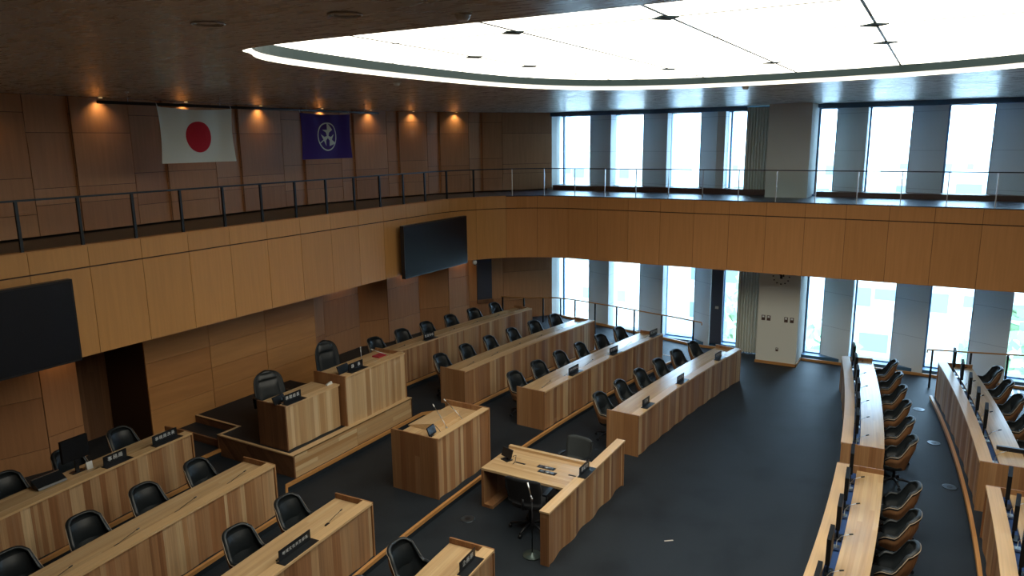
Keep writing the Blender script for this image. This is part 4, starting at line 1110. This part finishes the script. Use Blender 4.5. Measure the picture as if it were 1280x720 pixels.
mb = MB(); mb.box(10.9, 10.93, 4.86, 6.6, .35, .71); mb.build('modesty_board', 'end', sd, o)
for (x, y) in ((10.62, 5.52), (10.78, 5.62)):
    t = empty('table_socket', (x, y, .75)); tag(t, 'black recessed connector tray in the table top, ' + ('nearer the camera' if x < 10.7 else 'farther from the camera'), 'socket')
    mb = MB(); mb.box(-.055, .055, -.17, .17, 0, .006); mb.build('plate', 'plastic', t)
    mb = MB(); mb.box(-.03, .03, -.13, -.04, .006, .012); mb.build('connector', 'chrome', t); mb = MB(); mb.box(-.03, .03, .06, .13, .006, .012); mb.build('connector', 'chrome', t)
    mb = MB(); mb.lathe([(.045, .006), (.035, .02)], n=12); mb.build('cap', 'chrome', t)
for (y, l) in ((6.12, 'left'), (5.05, 'right')):
    t = empty('cable_slot', (10.72, y, .75)); tag(t, 'narrow black cable slot in the shorthand table top, at its ' + l, 'slot'); mb = MB(); mb.box(-.018, .018, -.1, .1, 0, .005); mb.build('cover', 'plastic', t)
small_monitor(10.72, 6.42, .75, -1.9, 'small black monitor on the far corner of the shorthand table', .26, .15)
nameplate(10.62, 4.80, .922, .40, '速記士', 0, 'black name plate on the cap of the plank screen', .16)
tc = make_task_chair('meshfab'); tc.location = (9.95, 5.5, 0); tc.rotation_euler = (0, 0, PI / 2 + .1); tc.scale = (1.16, 1.16, 1.14); tag(tc, 'black swivel task chair on the near side of the shorthand table', 'chair')
tc2 = make_task_chair('greyfab'); tc2.location = (11.62, 5.5, 0); tc2.rotation_euler = (0, 0, -PI / 2 - .1); tag(tc2, 'dark grey square-backed chair on the far side of the shorthand table', 'chair')
ms = empty('microphone_stand', (9.25, 5.08, 0)); tag(ms, 'dark round-based microphone stand beside the plank screen', 'microphone stand')
mb = MB(); mb.lathe([(.15, 0), (.15, .02), (.03, .035), (.02, .06)], n=24); mb.build('base', plain('grey_green_metal', (.10, .14, .13), .35, metal=.5), ms)
mb = MB(); mb.tube([(0, 0, .04), (0, 0, .95)], .010, 8); mb.build('pole', 'blackmetal', ms)
mb = MB(); mb.lathe([(.016, .93), (.018, .99), (.012, 1.0)], n=10); mb.tube([(0, 0, .98), (0, .02, 1.03)], .014, 8); mb.build('clip', 'chrome', ms)
mb = MB(); mb.tube([(0, .02, 1.03), (.04, .1, 1.22)], [.011, .017], 10); mb.build('microphone', 'chrome', ms)

# ------------------------------------------------------------------ lower handrails
def handrail(pts, posts, label, zfun):
    c = Vector(pts[0]); r = empty('stair_handrail', c); tag(r, label, 'handrail')
    mb = MB(); mb.tube(pts, .02, 8); mb.tube([pts[-1], Vector(pts[-1]) + Vector((0, 0, -.09))], .018, 8); mb.build('grip', 'trim', r, c)
    for (x, y, zt) in posts:
        mb = MB(); mb.obox((x, y), 0, .012, .025, zfun(y), zt - .01); mb.build('post', 'rail', r, c)
ramp = lambda y: .0 if y < 6.3 else min(.45, (y - 6.3) / 4.9 * .45)
handrail([(20.9, 12.75, 1.27), (21.2, 11.9, 1.25), (21.3, 10.75, 1.34), (21.3, 10.07, 1.34), (21.3, 9.5, 1.31), (21.3, 8.77, 1.27), (21.3, 7.98, 1.22), (21.3, 7.45, 1.18), (21.3, 6.65, 1.13), (21.3, 5.93, 1.07), (21.3, 5.8, 1.06)],
         [(20.95, 12.6, 1.26), (21.2, 11.9, 1.25), (21.28, 11.2, 1.3), (21.3, 10.55, 1.34), (21.3, 10.02, 1.33), (21.3, 9.3, 1.30), (21.3, 8.55, 1.26), (21.3, 7.95, 1.21), (21.3, 7.05, 1.16), (21.3, 6.05, 1.08)],
         'timber handrail on dark posts sloping down in front of the left windows', ramp)
handrail([(21.3, -3.4, 1.2), (21.3, -2.2, 1.15), (21.3, -1.0, 1.07), (21.3, -.15, 1.02)], [(21.3, -.27, 1.04), (21.3, -1.12, 1.07), (21.3, -1.9, 1.12), (21.3, -2.8, 1.17)], 'timber handrail on dark posts in front of the right windows', lambda y: 0)

# ------------------------------------------------------------------ floor discs, grilles and ceiling fittings
for (x, y, z, l) in ((19.37, -.09, 0, 'round floor socket cover between the councillor rows, nearest the windows'), (17.27, -.42, 0, 'round floor socket cover between the councillor rows, second from the windows'), (15.1, -.7, 0, 'round floor socket cover between the councillor rows, farthest from the windows'), (9.71, 6.62, 0, 'round floor socket cover near the shorthand table'), (16.04, 6.0, 0, 'round floor socket cover behind the right-wing front row'), (13.1, 8.9, .15, 'round floor socket cover right of the podium')):
    t = empty('floor_socket', (x, y, z)); tag(t, l, 'floor socket', 'round floor socket covers')
    mb = MB(); mb.lathe([(.13, 0), (.13, .006), (.11, .008)], n=24); mb.build('cover', plain('cover', (.05, .065, .08), .3, metal=.6), t)
    mb = MB(); mb.lathe([(.05, .008), (.05, .011)], n=16); mb.build('lid', 'blackmetal', t)
t = empty('floor_grille', (21.8, -2.3, 0)); tag(t, 'striped air grille in the carpet below the right windows', 'grille')
mb = MB(); mb.box(-.3, .3, -1.0, .3, 0, .006); mb.build('frame', 'blackmetal', t)
mb = MB()
for k in range(9): mb.box(-.28, .28, -.98 + k * .14, -.94 + k * .14, .006, .01)
mb.build('slats', 'chrome', t)
def ceil_ring(x, y, r_, label):
    t = empty('ceiling_speaker', (x, y, ZC)); tag(t, label, 'speaker', 'round ceiling speakers')
    mb = MB(); mb.tube([(r_ * math.cos(2 * PI * k / 32), r_ * math.sin(2 * PI * k / 32), -.006) for k in range(33)], .008, 6); mb.build('ring', 'greyring', t)
    mb = MB(); mb.tube([(r_ * .8 * math.cos(2 * PI * k / 32), r_ * .8 * math.sin(2 * PI * k / 32), -.004) for k in range(33)], .005, 6); mb.build('inner_ring', 'greyring', t)
M['greyring'] = plain('grey_ring', (.55, .50, .45), .5)
ceil_ring(3.64 * K, 4.61 * K, .12, 'round speaker ring in the brown ceiling left of the luminous panel')
ceil_ring(3.9 * K, 3.55 * K, .12, 'round speaker ring in the brown ceiling near the top of the frame')
for (x, y, l) in ((4.35, 2.9, 'smoke detector at the near edge of the luminous ceiling panel'), (8.58, 6.89, 'smoke detector between the luminous panel and the flags'), (12.95, 2.95, 'smoke detector between the luminous panel and the windows')):
    t = empty('smoke_detector', (x * K, y * K, ZC)); tag(t, l, 'smoke detector')
    mb = MB(); mb.lathe([(.035, -.05), (.05, -.035), (.055, -.015), (.065, -.001)], n=20); mb.build('dome', 'white', t)
    mb = MB(); mb.lathe([(.07, -.008), (.07, -.0005)], n=20); mb.build('base', 'greyring', t)
sec = empty('security_camera', (17.95, 11.75, 3.03)); tag(sec, 'small white dome camera under the gallery edge right of the screen', 'camera')
mb = MB(); mb.lathe([(.03, -.13), (.06, -.10), (.065, -.05), (.05, -.0)], n=18); mb.build('housing', 'white', sec)
mb = MB(); mb.lathe([(.02, -.145), (.035, -.12)], (-.03, -.03, .0), n=14); mb.build('lens', 'plastic', sec)
# dark slot window in the lower timber wall
s_ = empty('wall_niche', (20.35, 13.0, 1.2)); tag(s_, 'tall narrow dark niche in the timber wall under the gallery corner', 'niche')
d_ = Vector((1.0, -.75, 0)).normalized(); a_ = math.atan2(d_.y, d_.x)
mb = MB(); mb.obox((20.40, 12.98), a_, .26, .04, 1.25, 3.04); mb.build('opening', 'darkdoor', s_, (20.35, 13.0, 1.2))
mb = MB(); mb.obox((20.40, 12.96), a_, .28, .05, 1.12, 1.25); mb.build('sill', 'darkend', s_, (20.35, 13.0, 1.2))

# warm wall-washing downlights
def downlight(x, y, z, label, e, ry, grp):
    t = empty('downlight', (x, y, z)); tag(t, label, 'lamp', grp)
    mb = MB(); mb.lathe([(.05, -.012), (.055, -.001)], n=16); mb.build('trim_ring', 'blackmetal', t)
    mb = MB(); mb.lathe([(.035, -.016), (.035, -.010)], n=12); mb.build('lamp_face', 'lampglow', t)
    L = bpy.data.lights.new('downlight_beam', 'SPOT'); L.energy = e; L.color = (1.0, .66, .30); L.spot_size = math.radians(125); L.spot_blend = 1.0; L.shadow_soft_size = .03
    lo = bpy.data.objects.new('beam', L); COL.objects.link(lo); lo.parent = t; lo.location = (0, 0, -.02); lo.rotation_euler = (math.radians(8), 0, 0)
for i, px in enumerate((-15, 128, 233, 325, 401, 461, 514, 567)):
    x, y = ray_wall(px) if px > 0 else (5.9, 13.95)
    if px < 0: x, y = 6.15, 14.0
    downlight(x, y - .15, ZC, 'warm ceiling downlight washing the upper timber wall, %s' % ('leftmost' if i == 0 else ORD[i] + ' from the left'), 22, 0, 'upper wall downlights')
for i, (x, y) in enumerate(((7.1, 13.9), (15.3, 14.4), (17.6, 13.95), (19.55, 13.2))):
    downlight(x, y, 3.055, 'warm downlight under the gallery soffit, %s' % ('leftmost' if i == 0 else ORD[i] + ' from the left'), 20, 0, 'gallery soffit downlights')

# ------------------------------------------------------------------ outside
mb = MB(); mb.box(24, 300, -200, 250, -13, -12.9); tag(mb.build('street_ground', 'asphalt'), kind='structure')
rnd = random.Random(21)
sides = ['left', 'second', 'third', 'fourth', 'fifth', 'sixth', 'seventh', 'eighth', 'ninth']
blds = [(48, 22, 12, 9, 3.2), (60, 13, 9, 9, 0.5), (55, 0.5, 9, 7, -1.5), (70, -8, 14, 9, 3.4), (95, 40, 20, 14, 5.0), (110, 18, 18, 12, 4.2), (120, -4, 22, 14, 4.8), (38, 36, 9, 8, 1.0), (130, 62, 20, 20, 5.6)]
for i, (x, y, w, dd, zt) in enumerate(blds):
    b = empty('apartment_building', (x, y, -12.9)); tag(b, 'pale apartment block beyond the glass, %s of the %s' % (sides[i] if i else 'nearest', 'distant blocks'), 'building', 'buildings outside')
    o = Vector((x, y, -12.9)); mb = MB(); mb.box(x - dd / 2, x + dd / 2, y - w / 2, y + w / 2, -12.9, zt); mb.build('wall', 'concrete' if i % 2 else 'concrete2', b, o)
    mb = MB()
    z = -11
    while z < zt - 2:
        yy = y - w / 2 + .9
        while yy < y + w / 2 - 1.6:
            mb.box(x - dd / 2 - .04, x - dd / 2, yy, yy + rnd.choice([.7, 1.1, 1.7]), z + rnd.choice([.7, 1.2]), z + 1.9); yy += rnd.choice([1.9, 2.4, 3.1])
        mb.box(x - dd / 2 - .5, x - dd / 2 - .4, y - w / 2, y + w / 2, z - .2, z + .35, mi=1)
        z += 3
    mb.build('windows', ['winglass', 'concrete'], b, o)
for i, (x, y, h) in enumerate(((36, 4.6, 7), (44, 9, 7), (40, -4, 7.5))):
    t = empty('street_tree', (x, y, -12.9)); tag(t, 'leafy street tree below the windows, %s' % ('behind the column' if i == 0 else 'beyond the left windows' if i == 1 else 'beyond the right windows'), 'tree')
    mb = MB(); mb.tube([(0, 0, 0), (0, 0, h)], [.25, .12], 8); mb.build('trunk', 'darkend', t)
    mb = MB()
    for q in range(260):
        a, b_, rr = rnd.random() * 2 * PI, math.acos(rnd.uniform(-1, 1)), 2.6 * rnd.random() ** .4
        c = Vector((rr * math.sin(b_) * math.cos(a), rr * math.sin(b_) * math.sin(a), h + 1 + 1.3 * rr * math.cos(b_)))
        e = Vector((rnd.uniform(-1, 1), rnd.uniform(-1, 1), rnd.uniform(-1, 1))).normalized() * .35; f_ = e.orthogonal().normalized() * .3
        mb.face([c - e, c - f_, c + e, c + f_])
    mb.build('foliage', 'leaf', t)

t = empty('floor_tape', (10.73, 3.32, 0), -1.4); tag(t, 'small white tape mark on the open carpet in front of the plank screen', 'tape')
mb = MB(); mb.obox((0, 0), .5, .075, .014, 0, .004); mb.build('strip', 'greyring', t)
